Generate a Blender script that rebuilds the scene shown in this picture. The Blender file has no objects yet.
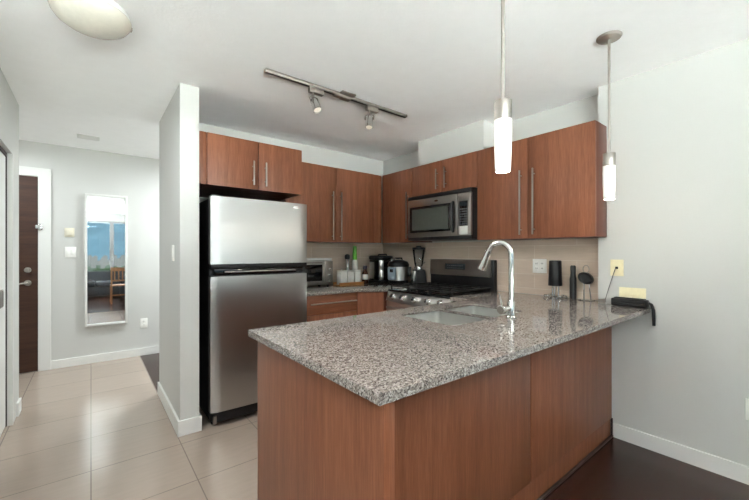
import bpy, bmesh, math, random
from mathutils import Vector, Matrix
random.seed(7)
PI = math.pi
C = bpy.context.scene.collection
scn = bpy.context.scene

# ------------------------------------------------------------------ camera
cd = bpy.data.cameras.new('camera')
cam = bpy.data.objects.new('camera', cd); C.objects.link(cam)
cd.sensor_width = 36.0; cd.sensor_fit = 'HORIZONTAL'
cd.lens = 355.0 / 749.0 * 36.0
cd.shift_y = 2.0 / 749.0
cd.clip_start = 0.02; cd.clip_end = 6000
cam.location = (0, 0, 1.27)
cam.rotation_euler = (PI / 2, 0, -math.atan((374.5 - 91.0) / 355.0))
scn.camera = cam
# ------------------------------------------------------------------ view
vs = scn.view_settings
scn.display_settings.display_device = 'sRGB'
vs.view_transform = 'Standard'; vs.look = 'None'; vs.gamma = 1.0; vs.use_curve_mapping = False
vs.exposure = 0.36
scn.cycles.use_denoising = True
scn.cycles.max_bounces = 14; scn.cycles.diffuse_bounces = 8; scn.cycles.glossy_bounces = 6
scn.cycles.transmission_bounces = 8; scn.cycles.transparent_max_bounces = 12
scn.cycles.sample_clamp_indirect = 0.0
scn.cycles.caustics_reflective = False; scn.cycles.caustics_refractive = False
# ------------------------------------------------------------------ sky
SKY = 1.3
w = bpy.data.worlds.new('World'); scn.world = w; w.use_nodes = True
wn = w.node_tree.nodes; wl = w.node_tree.links; wn.clear()
wo = wn.new('ShaderNodeOutputWorld'); wb = wn.new('ShaderNodeBackground')
wt = wn.new('ShaderNodeTexCoord'); wsx = wn.new('ShaderNodeSeparateXYZ'); wr = wn.new('ShaderNodeValToRGB')
wl.new(wt.outputs['Generated'], wsx.inputs[0]); wl.new(wsx.outputs['Z'], wr.inputs[0])
e = wr.color_ramp.elements
e[0].position = 0.0; e[0].color = (0.46, 0.58, 0.66, 1)
e[1].position = 0.55; e[1].color = (0.93, 0.96, 1.0, 1)
x = e.new(0.10); x.color = (0.50, 0.62, 0.72, 1)
x = e.new(0.22); x.color = (0.95, 0.97, 1.0, 1)
wl.new(wr.outputs[0], wb.inputs[0]); wb.inputs[1].default_value = SKY
wl.new(wb.outputs[0], wo.inputs[0])

def portal(loc, rot, sx, sy):
    l = bpy.data.lights.new('window_daylight', 'AREA'); l.shape = 'RECTANGLE'; l.size = sx; l.size_y = sy
    l.cycles.is_portal = True
    o = bpy.data.objects.new('window_daylight', l); C.objects.link(o); o.location = loc; o.rotation_euler = rot
def area(name, loc, rot, sx, sy, power, col=(1, 0.95, 0.88), spread=PI):
    l = bpy.data.lights.new(name, 'AREA'); l.shape = 'RECTANGLE'; l.size = sx; l.size_y = sy
    l.energy = power; l.color = col; l.spread = spread
    o = bpy.data.objects.new(name, l); C.objects.link(o); o.location = loc; o.rotation_euler = rot
    return o
SUN = 120.0     # stands behind the building: lights an added pale terrace below the windows, for bounce into the room
sl_ = bpy.data.lights.new('sun', 'SUN'); sl_.energy = SUN; sl_.angle = 0.01; sl_.color = (0.91, 0.97, 1.0)
so_ = bpy.data.objects.new('sun', sl_); C.objects.link(so_); so_.rotation_euler = (math.radians(-32), 0, math.radians(12))
YW = -3.2      # window wall of the living room
XW = -2.5      # balcony side wall
portal((-0.25, YW - 0.02, 1.38), (-PI / 2 + PI, 0, PI), 4.1, 1.66)
portal((XW - 0.02, -2.1, 1.2), (0, -PI / 2, 0), 2.0, 1.4)
# added fill lights, unseen: uplight in the living room, panels in entry and nook
UP = 115; WARM = (0.90, 0.97, 1.0)
UPS = [(-0.62, -1.7)]
for p_ in UPS: area('uplight_fill', (p_[0], p_[1], 1.30), (PI, 0, 0), 0.26, 0.26, UP, WARM)
area('entry_fill', (-0.95, 4.55, 2.36), (0, 0, 0), 0.3, 0.3, 13, WARM)
area('nook_fill', (1.3, 4.4, 2.36), (0, 0, 0), 0.3, 0.3, 38, WARM)

# ------------------------------------------------------------------ materials
def srgb(r, g, b):
    f = lambda c: (c / 255) / 12.92 if c / 255 <= 0.04045 else ((c / 255 + 0.055) / 1.055) ** 2.4
    return (f(r), f(g), f(b), 1)
def new_mat(name):
    m = bpy.data.materials.new(name); m.use_nodes = True
    nt = m.node_tree; b = nt.nodes['Principled BSDF']
    return m, nt.nodes, nt.links, b
def coords(n, l, scale=(1, 1, 1), rot=(0, 0, 0), world=False):
    if world:
        g = n.new('ShaderNodeNewGeometry'); src = g.outputs['Position']
    else:
        t = n.new('ShaderNodeTexCoord'); src = t.outputs['Object']
    mp = n.new('ShaderNodeMapping'); mp.inputs['Scale'].default_value = scale; mp.inputs['Rotation'].default_value = rot
    l.new(src, mp.inputs[0]); return mp.outputs[0]
def noise(n, l, vec, scale, detail=3, rough=0.5):
    t = n.new('ShaderNodeTexNoise'); t.inputs['Scale'].default_value = scale
    t.inputs['Detail'].default_value = detail; t.inputs['Roughness'].default_value = rough
    l.new(vec, t.inputs['Vector']); return t.outputs['Fac']
def ramp(n, l, fac, stops):
    r = n.new('ShaderNodeValToRGB'); l.new(fac, r.inputs[0]); el = r.color_ramp.elements
    el[0].position, el[0].color = stops[0]; el[1].position, el[1].color = stops[-1]
    for p, c in stops[1:-1]:
        q = el.new(p); q.color = c
    return r.outputs[0]
def bump(n, l, b, fac, strength, dist=0.001):
    k = n.new('ShaderNodeBump'); k.inputs['Strength'].default_value = strength; k.inputs['Distance'].default_value = dist
    l.new(fac, k.inputs['Height']); l.new(k.outputs[0], b.inputs['Normal'])
def plain(name, col, rough=0.5, metal=0.0, var=0.04, scale=40, bmp=0.0, spec=0.5, coat=0.0):
    m, n, l, b = new_mat(name)
    v = coords(n, l); f = noise(n, l, v, scale)
    c0 = tuple(c * (1 - var) for c in col[:3]) + (1,); c1 = tuple(min(1, c * (1 + var)) for c in col[:3]) + (1,)
    l.new(ramp(n, l, f, [(0.3, c0), (0.7, c1)]), b.inputs['Base Color'])
    b.inputs['Roughness'].default_value = rough; b.inputs['Metallic'].default_value = metal
    b.inputs['Specular IOR Level'].default_value = spec; b.inputs['Coat Weight'].default_value = coat
    if bmp: bump(n, l, b, f, bmp)
    return m
def wood(name, dark, mid, light, rough=0.38, axis='z', fine=1.0, spec=0.4):
    m, n, l, b = new_mat(name)
    s = {'z': (1, 1, 0.045), 'x': (0.045, 1, 1), 'y': (1, 0.045, 1)}[axis]
    v = coords(n, l, s, world=True)
    f1 = noise(n, l, v, 210 * fine, 4, 0.6); f2 = noise(n, l, v, 26 * fine, 3, 0.6)
    mx = n.new('ShaderNodeMath'); mx.operation = 'MULTIPLY_ADD'; l.new(f2, mx.inputs[0]); mx.inputs[1].default_value = 0.5
    hf = n.new('ShaderNodeMath'); hf.operation = 'MULTIPLY'; l.new(f1, hf.inputs[0]); hf.inputs[1].default_value = 0.5
    l.new(hf.outputs[0], mx.inputs[2])
    l.new(ramp(n, l, mx.outputs[0], [(0.30, dark), (0.5, mid), (0.70, light)]), b.inputs['Base Color'])
    b.inputs['Roughness'].default_value = rough; b.inputs['Specular IOR Level'].default_value = spec
    bump(n, l, b, f1, 0.08, 0.0005)
    return m
def steel(name, col, rough=0.28, axis='x', aniso=0.0, strength=0.10):
    m, n, l, b = new_mat(name)
    s = {'x': (0.012, 1, 1), 'z': (1, 1, 0.012), 'y': (1, 0.012, 1)}[axis]
    v = coords(n, l, s); f = noise(n, l, v, 900, 2, 0.6)
    r = n.new('ShaderNodeMapRange'); r.inputs['To Min'].default_value = rough * 0.8; r.inputs['To Max'].default_value = rough * 1.2
    l.new(f, r.inputs[0]); l.new(r.outputs[0], b.inputs['Roughness'])
    c0 = tuple(c * 0.93 for c in col[:3]) + (1,)
    l.new(ramp(n, l, f, [(0.3, c0), (0.7, col)]), b.inputs['Base Color'])
    b.inputs['Metallic'].default_value = 1.0
    if aniso:
        b.inputs['Anisotropic'].default_value = aniso
        t = n.new('ShaderNodeTangent'); t.direction_type = 'RADIAL'; t.axis = 'Z'; l.new(t.outputs[0], b.inputs['Tangent'])
    bump(n, l, b, f, strength, 0.0003)
    return m
def glass(name, tint=(1, 1, 1, 1), refl=1.0):
    m, n, l, b = new_mat(name); n.remove(b); out = n['Material Output']
    tr = n.new('ShaderNodeBsdfTransparent'); tr.inputs[0].default_value = tint
    gl = n.new('ShaderNodeBsdfGlossy'); gl.inputs['Roughness'].default_value = 0.02
    fr = n.new('ShaderNodeFresnel'); fr.inputs[0].default_value = 1.45
    mu = n.new('ShaderNodeMath'); mu.operation = 'MULTIPLY'; mu.inputs[1].default_value = refl; l.new(fr.outputs[0], mu.inputs[0])
    mx = n.new('ShaderNodeMixShader'); l.new(mu.outputs[0], mx.inputs[0]); l.new(tr.outputs[0], mx.inputs[1]); l.new(gl.outputs[0], mx.inputs[2])
    l.new(mx.outputs[0], out.inputs[0]); return m
def emit(name, col, strength, base=(0.9, 0.88, 0.82, 1)):
    m, n, l, b = new_mat(name)
    v = coords(n, l); f = noise(n, l, v, 30)
    l.new(ramp(n, l, f, [(0.2, base), (0.8, base)]), b.inputs['Base Color'])
    b.inputs['Roughness'].default_value = 0.35
    b.inputs['Emission Color'].default_value = col; b.inputs['Emission Strength'].default_value = strength
    return m

M = {}
def wall_paint(name, col):
    m, n, l, b = new_mat(name)
    v = coords(n, l, world=True); f = noise(n, l, v, 160, 4)
    c0 = tuple(c * 0.985 for c in col[:3]) + (1,)
    l.new(ramp(n, l, f, [(0.3, c0), (0.7, col)]), b.inputs['Base Color'])
    b.inputs['Roughness'].default_value = 0.6; b.inputs['Specular IOR Level'].default_value = 0.3
    bump(n, l, b, f, 0.05, 0.001); return m
M['wall'] = wall_paint('wall_paint', srgb(202, 202, 198))
M['trimw'] = wall_paint('white_trim_paint', srgb(224, 224, 220))
def ceiling_mat():
    m, n, l, b = new_mat('textured_ceiling')
    v = coords(n, l, world=True); f = noise(n, l, v, 70, 5, 0.7); f2 = noise(n, l, v, 9, 3)
    l.new(ramp(n, l, f2, [(0.3, srgb(249, 249, 248)), (0.7, srgb(252, 252, 251))]), b.inputs['Base Color'])
    b.inputs['Roughness'].default_value = 0.9; b.inputs['Specular IOR Level'].default_value = 0.1
    bump(n, l, b, f, 0.5, 0.004); return m
M['ceil'] = ceiling_mat()
def brick_mat(name, c1, c2, mortar, bw, rh, msize, off, voff=(0, 0, 0), rot=(0, 0, 0), offset=0.0, rough=0.3, streak=None, spec=0.5, bmp=0.3, freq=2):
    m, n, l, b = new_mat(name)
    g = n.new('ShaderNodeNewGeometry'); mp = n.new('ShaderNodeMapping'); mp.vector_type = 'TEXTURE'
    mp.inputs['Location'].default_value = voff; mp.inputs['Rotation'].default_value = rot
    l.new(g.outputs['Position'], mp.inputs[0])
    t = n.new('ShaderNodeTexBrick'); t.offset = offset; t.offset_frequency = freq; t.squash = 1.0
    t.inputs['Scale'].default_value = 1.0; t.inputs['Brick Width'].default_value = bw; t.inputs['Row Height'].default_value = rh
    t.inputs['Mortar Size'].default_value = msize; t.inputs['Mortar Smooth'].default_value = 0.1; t.inputs['Bias'].default_value = 0.0
    t.inputs['Color1'].default_value = c1; t.inputs['Color2'].default_value = c2; t.inputs['Mortar'].default_value = mortar
    l.new(mp.outputs[0], t.inputs['Vector'])
    col = t.outputs['Color']
    if streak:
        v = n.new('ShaderNodeMapping'); v.inputs['Scale'].default_value = streak[0]; l.new(g.outputs['Position'], v.inputs[0])
        f = noise(n, l, v.outputs[0], streak[1], 4, 0.6)
        mr = n.new('ShaderNodeMapRange'); mr.inputs['From Min'].default_value = 0.3; mr.inputs['From Max'].default_value = 0.7
        mr.inputs['To Min'].default_value = 1 - streak[2]; mr.inputs['To Max'].default_value = 1 + streak[2]; l.new(f, mr.inputs[0])
        mm = n.new('ShaderNodeVectorMath'); mm.operation = 'SCALE'; l.new(col, mm.inputs[0]); l.new(mr.outputs[0], mm.inputs['Scale'])
        col = mm.outputs[0]
    l.new(col, b.inputs['Base Color'])
    b.inputs['Roughness'].default_value = rough; b.inputs['Specular IOR Level'].default_value = spec
    inv = n.new('ShaderNodeMath'); inv.operation = 'SUBTRACT'; inv.inputs[0].default_value = 1.0; l.new(t.outputs['Fac'], inv.inputs[1])
    bump(n, l, b, inv.outputs[0], bmp, 0.002)
    return m
M['tile'] = brick_mat('beige_floor_tile', srgb(160, 145, 132), srgb(166, 151, 138), srgb(124, 112, 102), 0.466, 0.472, 0.0028, 0, voff=(0, 2.162, 0), rough=0.24, streak=((1, 6, 1), 6, 0.04), spec=0.55)
M['hard'] = brick_mat('dark_hardwood', srgb(46, 27, 20), srgb(60, 34, 25), srgb(22, 12, 9), 1.1, 0.085, 0.001, 0, offset=0.37, rough=0.22, streak=((0.6, 14, 1), 9, 0.28), spec=0.5, bmp=0.15)
M['splash'] = brick_mat('taupe_backsplash_tile', srgb(206, 187, 169), srgb(212, 193, 175), srgb(228, 217, 204), 0.67, 0.1205, 0.0016, 0, voff=(0, 1.502, 1.323), rot=(PI / 2, 0, PI / 2), offset=0.5, rough=0.34, streak=((1, 3, 60), 3, 0.07))
M['splash2'] = brick_mat('taupe_backsplash_tile_b', srgb(206, 187, 169), srgb(212, 193, 175), srgb(228, 217, 204), 0.67, 0.1205, 0.0016, 0, voff=(1.9, 0, 1.323), rot=(PI / 2, 0, 0), offset=0.5, rough=0.34, streak=((3, 1, 60), 3, 0.07))
M['cab'] = wood('reddish_brown_veneer', srgb(106, 61, 40), srgb(130, 79, 54), srgb(152, 98, 71))
M['cabx'] = wood('reddish_brown_veneer_h', srgb(106, 61, 40), srgb(130, 79, 54), srgb(152, 98, 71), axis='x')
M['cabin'] = wood('cabinet_edge', srgb(84, 44, 32), srgb(98, 54, 40), srgb(112, 66, 50))
M['pale'] = plain('pale_cabinet_underside', srgb(178, 160, 142), 0.5)
M['toe'] = plain('dark_plinth', srgb(48, 30, 24), 0.5)
def granite():
    m, n, l, b = new_mat('speckled_granite')
    v = coords(n, l, world=True)
    wn_ = n.new('ShaderNodeTexNoise'); wn_.inputs['Scale'].default_value = 60; l.new(v, wn_.inputs['Vector'])
    va = n.new('ShaderNodeVectorMath'); va.operation = 'SCALE'; va.inputs['Scale'].default_value = 0.012; l.new(wn_.outputs['Color'], va.inputs[0])
    vb = n.new('ShaderNodeVectorMath'); vb.operation = 'ADD'; l.new(v, vb.inputs[0]); l.new(va.outputs[0], vb.inputs[1])
    vo = n.new('ShaderNodeTexVoronoi'); vo.inputs['Scale'].default_value = 225; l.new(vb.outputs[0], vo.inputs['Vector'])
    sp = n.new('ShaderNodeSeparateColor'); l.new(vo.outputs['Color'], sp.inputs[0])
    f = noise(n, l, v, 55, 4, 0.6)
    a = n.new('ShaderNodeMath'); a.operation = 'MULTIPLY_ADD'; a.inputs[1].default_value = 0.75; l.new(sp.outputs[0], a.inputs[0])
    h = n.new('ShaderNodeMath'); h.operation = 'MULTIPLY'; h.inputs[1].default_value = 0.35; l.new(f, h.inputs[0]); l.new(h.outputs[0], a.inputs[2])
    c = ramp(n, l, a.outputs[0], [(0.15, srgb(62, 58, 56)), (0.28, srgb(96, 90, 86)), (0.44, srgb(124, 116, 110)), (0.60, srgb(144, 136, 130)), (0.78, srgb(168, 161, 155)), (0.95, srgb(184, 178, 172))])
    l.new(c, b.inputs['Base Color']); b.inputs['Roughness'].default_value = 0.05; b.inputs['Specular IOR Level'].default_value = 0.6
    return m
M['granite'] = granite()
M['steel'] = steel('brushed_stainless', srgb(214, 212, 208), 0.33)
M['steelf'] = plain('fridge_stainless', srgb(190, 189, 187), 0.30, 1.0, 0.012, 4)
_n = M['steelf'].node_tree; _b = _n.nodes['Principled BSDF']; _b.inputs['Anisotropic'].default_value = 0.7
_t = _n.nodes.new('ShaderNodeTangent'); _t.direction_type = 'RADIAL'; _t.axis = 'Z'; _n.links.new(_t.outputs[0], _b.inputs['Tangent'])
M['steeld'] = steel('warm_stainless', srgb(165, 158, 152), 0.3)
M['sink'] = plain('satin_sink_steel', srgb(212, 212, 209), 0.28, 1.0, 0.01)
M['chrome'] = plain('chrome', srgb(222, 222, 220), 0.10, 1.0, 0.01)
M['nickel'] = plain('satin_nickel', srgb(172, 166, 158), 0.42, 1.0, 0.02)
M['black'] = plain('black_plastic', srgb(20, 20, 22), 0.35)
M['blackg'] = plain('black_gloss', srgb(9, 10, 12), 0.08, coat=0.3)
M['blackm'] = plain('cast_iron', srgb(22, 22, 22), 0.6, bmp=0.1)
M['fridgeside'] = plain('black_textured_side', srgb(12, 12, 13), 0.55, bmp=0.15, scale=300)
M['display'] = plain('control_display', srgb(38, 46, 50), 0.15)
M['keys'] = plain('keypad_print', srgb(120, 124, 126), 0.5)
M['sticker'] = plain('paper_sticker', srgb(205, 205, 200), 0.7)
M['mwglass'] = plain('microwave_window', srgb(74, 78, 72), 0.14)
M['white'] = plain('white_ceramic', srgb(232, 232, 228), 0.22, coat=0.2)
M['whitep'] = plain('white_plastic', srgb(244, 243, 238), 0.4)
M['yellow'] = plain('yellowed_plastic', srgb(238, 228, 190), 0.45)
M['cream'] = plain('cream_plastic', srgb(226, 220, 200), 0.45)
M['green'] = plain('green_plastic', srgb(92, 184, 40), 0.35)
M['bamboo'] = wood('bamboo', srgb(168, 112, 62), srgb(190, 134, 80), srgb(206, 152, 98), axis='x')
M['purple'] = plain('plum_cap', srgb(60, 48, 66), 0.4)
M['amber'] = plain('dark_amber', srgb(66, 34, 22), 0.2)
M['bluegrey'] = plain('blue_grey_panel', srgb(170, 188, 200), 0.3)
M['glass'] = glass('clear_glass', (0.93, 0.95, 0.95, 1), 1.0)
M['pane'] = glass('window_glass', (0.95, 0.97, 0.97, 1), 0.8)
M['mirror'] = plain('mirror_silver', srgb(232, 235, 234), 0.015, 1.0, 0.0)
M['door'] = wood('dark_entry_door_veneer', srgb(48, 29, 21), srgb(64, 40, 29), srgb(78, 51, 37), axis='x', rough=0.45)
M['shade'] = emit('opal_glass_lit', (1.0, 0.93, 0.82, 1), 0.16, (0.9, 0.89, 0.86, 1))
M['lens'] = emit('spot_lens', (1, 0.90, 0.74, 1), 0.35, (0.6, 0.57, 0.5, 1))
M['dome'] = plain('frosted_dome', srgb(214, 210, 196), 0.25, coat=0.2)
M['sofa'] = plain('dark_grey_fabric', srgb(66, 68, 72), 0.9, bmp=0.2, scale=400)
M['chairw'] = wood('chair_wood', srgb(140, 96, 62), srgb(168, 120, 82), srgb(184, 140, 100))
M['frame'] = plain('grey_window_frame', srgb(150, 150, 150), 0.5)
M['cityw'] = plain('pale_concrete', (0.022, 0.022, 0.021, 1), 1.0, scale=0.2, var=0.25, spec=0.0)
M['mount'] = plain('blue_mountain', (0.0068, 0.0118, 0.0150, 1), 1.0, scale=0.01, var=0.18, spec=0.0)
M['trees'] = plain('dark_foliage', (0.0026, 0.0044, 0.0022, 1), 1.0, scale=0.15, var=0.4, spec=0.0)
M['ground'] = plain('city_ground', (0.0075, 0.0095, 0.0075, 1), 1.0, scale=0.02, var=0.4, spec=0.0)
M['reflector'] = plain('pale_bounce_surface', srgb(236, 234, 228), 0.9, scale=3)  # bright surface of the slab added outside for bounce light
M['cord'] = plain('grey_cord', srgb(92, 92, 92), 0.5)

# ------------------------------------------------------------------ mesh helpers
def B(): return bmesh.new()
def _merge(bm, t, mat=None):
    if mat is not None: bmesh.ops.transform(t, matrix=mat, verts=t.verts)
    me = bpy.data.meshes.new('tmp'); t.to_mesh(me); t.free(); bm.from_mesh(me); bpy.data.meshes.remove(me)
    return bm
def box(bm, x0, x1, y0, y1, z0, z1, bev=0.0, seg=2, mat=None):
    t = bmesh.new(); bmesh.ops.create_cube(t, size=1.0)
    for v in t.verts:
        v.co = Vector((x0 + (v.co.x + .5) * (x1 - x0), y0 + (v.co.y + .5) * (y1 - y0), z0 + (v.co.z + .5) * (z1 - z0)))
    if bev: bmesh.ops.bevel(t, geom=t.edges[:], offset=bev, segments=seg, affect='EDGES', profile=0.5)
    return _merge(bm, t, mat)
def cyl(bm, p0, p1, r0, r1=None, seg=24, bev=0.0):
    p0 = Vector(p0); p1 = Vector(p1); r1 = r0 if r1 is None else r1
    d = p1 - p0; t = bmesh.new()
    bmesh.ops.create_cone(t, cap_ends=True, segments=seg, radius1=r0, radius2=r1, depth=d.length)
    if bev:
        ed = [e for e in t.edges if len(e.link_faces) == 2 and any(len(f.verts) > 4 for f in e.link_faces)]
        bmesh.ops.bevel(t, geom=ed, offset=bev, segments=2, affect='EDGES', profile=0.5)
    mt = Matrix.Translation((p0 + p1) / 2) @ d.to_track_quat('Z', 'Y').to_matrix().to_4x4()
    return _merge(bm, t, mt)
def lathe(bm, prof, c=(0, 0, 0), seg=32, mat=None):
    t = bmesh.new(); rings = []
    for r, z in prof:
        if r < 1e-6: rings.append([t.verts.new((0, 0, z))])
        else: rings.append([t.verts.new((r * math.cos(2 * PI * k / seg), r * math.sin(2 * PI * k / seg), z)) for k in range(seg)])
    for a, b in zip(rings, rings[1:]):
        for k in range(seg):
            k2 = (k + 1) % seg
            if len(a) == 1 and len(b) == 1: continue
            if len(a) == 1: t.faces.new((a[0], b[k2], b[k]))
            elif len(b) == 1: t.faces.new((a[k], a[k2], b[0]))
            else: t.faces.new((a[k], a[k2], b[k2], b[k]))
    bmesh.ops.recalc_face_normals(t, faces=t.faces[:])
    mt = Matrix.Translation(c)
    if mat is not None: mt = mt @ mat
    return _merge(bm, t, mt)
def tube(bm, pts, r, seg=10, closed=False):
    pts = [Vector(p) for p in pts]; n = len(pts); t = bmesh.new(); rings = []
    rr = r if isinstance(r, (list, tuple)) else [r] * n
    prev = None
    for i, p in enumerate(pts):
        a = pts[(i - 1) % n] if (closed or i > 0) else p
        b = pts[(i + 1) % n] if (closed or i < n - 1) else p
        d = (b - a).normalized()
        if prev is None:
            u = d.orthogonal().normalized()
        else:
            u = (prev - d * prev.dot(d)).normalized()
        prev = u; v = d.cross(u)
        rings.append([t.verts.new(p + (u * math.cos(2 * PI * k / seg) + v * math.sin(2 * PI * k / seg)) * rr[i]) for k in range(seg)])
    m = n if closed else n - 1
    for i in range(m):
        a, b = rings[i], rings[(i + 1) % n]
        for k in range(seg):
            t.faces.new((a[k], a[(k + 1) % seg], b[(k + 1) % seg], b[k]))
    if not closed:
        t.faces.new(rings[0][::-1]); t.faces.new(rings[-1])
    bmesh.ops.recalc_face_normals(t, faces=t.faces[:])
    return _merge(bm, t)
def prism(bm, poly, z0, z1, holes=(), bev=0.0, mat=None):
    t = bmesh.new(); loops = []
    for lp in [poly] + list(holes):
        vs_ = [t.verts.new((p[0], p[1], z0)) for p in lp]
        for i in range(len(vs_)): t.edges.new((vs_[i], vs_[(i + 1) % len(vs_)]))
    if holes: bmesh.ops.triangle_fill(t, edges=t.edges[:], use_beauty=True, use_dissolve=False)
    else: t.faces.new(t.verts[:])
    r = bmesh.ops.extrude_face_region(t, geom=t.faces[:])
    bmesh.ops.translate(t, verts=[g for g in r['geom'] if isinstance(g, bmesh.types.BMVert)], vec=(0, 0, z1 - z0))
    bmesh.ops.recalc_face_normals(t, faces=t.faces[:])
    if bev:
        ed = [e for e in t.edges if len(e.link_faces) == 2 and e.calc_face_angle(0) > 0.9]
        bmesh.ops.bevel(t, geom=ed, offset=bev, segments=2, affect='EDGES', profile=0.5)
    return _merge(bm, t, mat)
def rrect(x0, x1, y0, y1, r, n=6):
    out = []
    for cx, cy, a0 in ((x1 - r, y1 - r, 0), (x0 + r, y1 - r, PI / 2), (x0 + r, y0 + r, PI), (x1 - r, y0 + r, 1.5 * PI)):
        for k in range(n + 1):
            a = a0 + k * PI / 2 / n; out.append((cx + r * math.cos(a), cy + r * math.sin(a)))
    return out

def _mesh(name, bm, mat, smooth=True):
    me = bpy.data.meshes.new(name); bm.to_mesh(me); bm.free()
    me.materials.append(mat)
    if smooth:
        for p in me.polygons: p.use_smooth = True
        me.set_sharp_from_angle(angle=math.radians(35))
    return me
def thing(name, label, cat, loc=(0, 0, 0), rotz=0, group=None, local=False):
    """an Empty at the thing's base; parts are given in world coordinates unless local"""
    o = bpy.data.objects.new(name, None); C.objects.link(o); o.empty_display_size = 0.05
    o.location = loc; o.rotation_euler = (0, 0, rotz); o['label'] = label; o['category'] = cat
    if group: o['group'] = group
    o['_off'] = (0.0, 0.0, 0.0) if local else tuple(float(v) for v in loc)
    return o
def part(name, bm, mat, parent, label=None):
    me = _mesh(name, bm, mat)
    off = Vector(parent['_off'])
    if off.length: me.transform(Matrix.Translation(-off))
    o = bpy.data.objects.new(name, me); C.objects.link(o); o.parent = parent
    o['_off'] = tuple(off)
    if label: o['label'] = label
    return o
def solo(name, bm, mat, label, cat, loc, group=None):
    me = _mesh(name, bm, mat); me.transform(Matrix.Translation(-Vector(loc)))
    o = bpy.data.objects.new(name, me); C.objects.link(o); o.location = loc
    o['label'] = label; o['category'] = cat; o['_off'] = tuple(float(v) for v in loc)
    if group: o['group'] = group
    return o
def struct(name, bm, mat, label=None, parent=None):
    me = _mesh(name, bm, mat, smooth=False)
    o = bpy.data.objects.new(name, me); C.objects.link(o)
    if parent: o.parent = parent
    else: o['kind'] = 'structure'
    if label: o['label'] = label
    o['_off'] = (0.0, 0.0, 0.0)
    return o
def copy_thing(o, loc, rotz=None, label=None, group=None):
    r = o.copy(); C.objects.link(r); r.location = loc
    if rotz is not None: r.rotation_euler = (0, 0, rotz)
    if label: r['label'] = label
    if group: r['group'] = group
    for ch in list(o.children):
        c = ch.copy(); C.objects.link(c); c.parent = r
        for g in list(ch.children):
            d = g.copy(); C.objects.link(d); d.parent = c
    return r

H = 2.44
XR = 2.815      # wall beside the peninsula
XK = 2.94       # kitchen wall behind the range
YK = 3.50       # kitchen wall behind the fridge
YH = 5.20       # hall end wall
XL = -0.45      # hall closet wall

# ================================================================== STRUCTURE
b = B(); prism(b, [(-0.52, 0.90), (2.96, 0.90), (2.96, 3.52), (0.47, 3.52), (0.47, 5.3), (-1.6, 5.3), (-1.6, 3.9), (-0.52, 3.9)], -0.05, 0.0)
struct('floor', b, M['tile'], 'beige square ceramic floor tiles')
b = B(); box(b, -2.6, 2.96, YW - 0.15, 0.90, -0.05, 0.0)
struct('floor_living', b, M['hard'], 'dark brown hardwood plank floor in front of the peninsula')
b = B(); box(b, 0.47, 2.3, 3.52, 5.3, -0.05, 0.0)
struct('floor_nook', b, M['hard'], 'dark hardwood strip beyond the end of the partition')
b = B(); box(b, -2.7, 3.2, YW - 0.2, 5.4, H, H + 0.1)
struct('ceiling', b, M['ceil'], 'off-white textured ceiling')
b = B(); box(b, XR, 3.2, YW - 0.15, 0.978, -0.05, H); struct('wall_right', b, M['wall'], 'pale grey wall at the end of the peninsula')
b = B(); box(b, XK, 3.2, 0.978, YK + 0.12, -0.05, H); struct('wall_kitchen', b, M['wall'], 'pale wall above the cabinets')
b = B(); box(b, 2.715, XK, 1.853, 2.66, 2.148, H); struct('wall_chase', b, M['wall'], 'boxed-out duct above the small cabinet')
b = B(); box(b, 0.602, XK, YK, YK + 0.12, -0.05, H); struct('wall_back', b, M['wall'], 'pale wall above the fridge cabinets')
b = B(); box(b, 0.48, 0.602, 2.755, 3.70, -0.05, H); struct('wall_partition', b, M['wall'], 'white partition wall end beside the fridge')
b = B(); box(b, -1.6, 2.4, YH, YH + 0.12, -0.05, H); struct('wall_hall', b, M['wall'], 'light grey hall end wall with the mirror')
b = B(); box(b, 2.2, 2.32, YK + 0.12, YH, -0.05, H); struct('wall_nook', b, M['wall'])
b = B(); box(b, -1.72, -1.6, 3.87, YH + 0.12, -0.05, H); struct('wall_entry', b, M['wall'])
b = B()                                          # closet wall with its door opening (Y 2.2 - 3.715)
box(b, XL - 0.10, XL, 3.715, 3.99, -0.05, H); box(b, XL - 0.10, XL, 2.2, 3.715, 1.99, H); box(b, XL - 0.10, XL, 1.1, 2.2, -0.05, H)
struct('wall_left', b, M['wall'], 'white wall around the hall closet')
b = B(); box(b, -1.6, XL - 0.10, 3.87, 3.99, -0.05, H); struct('wall_closet', b, M['wall'])
b = B(); box(b, -2.6, XL - 0.10, 1.1, 1.22, -0.05, H); struct('wall_living', b, M['wall'])
b = B(); box(b, -1.2, -1.1, 1.22, 3.87, -0.05, H); struct('wall_closet_back', b, M['wall'])
# window wall
b = B()
box(b, -2.6, XR, YW - 0.15, YW, -0.05, 0.55); box(b, -2.6, XR, YW - 0.15, YW, 2.21, H)
box(b, -2.6, -2.3, YW - 0.15, YW, 0.55, 2.21); box(b, 1.8, XR, YW - 0.15, YW, 0.55, 2.21)
struct('wall_window', b, M['wall'])
b = B()
box(b, XW - 0.1, XW, YW, -2.8, -0.05, H); box(b, XW - 0.1, XW, -1.4, 1.1, -0.05, H); box(b, XW - 0.1, XW, -2.8, -1.4, 2.2, H); box(b, XW - 0.1, XW, -2.8, -1.4, -0.05, 0.2)
struct('wall_balcony', b, M['wall'])
def window_y(i, x0, x1, z0, z1):
    b = B(); t = 0.05
    y0, y1 = YW - 0.10, YW - 0.04
    box(b, x0, x0 + t, y0, y1, z0, z1); box(b, x1 - t, x1, y0, y1, z0, z1)
    box(b, x0 + t, x1 - t, y0, y1, z0, z0 + t); box(b, x0 + t, x1 - t, y0, y1, z1 - t, z1)
    f = struct('window_%d' % i, b, M['frame'])
    b = B(); box(b, x0 + t, x1 - t, YW - 0.072, YW - 0.066, z0 + t, z1 - t); struct('window_pane', b, M['pane'], parent=f)
xs = [-2.3, -0.62, 0.50, 1.15, 1.8]
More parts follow.
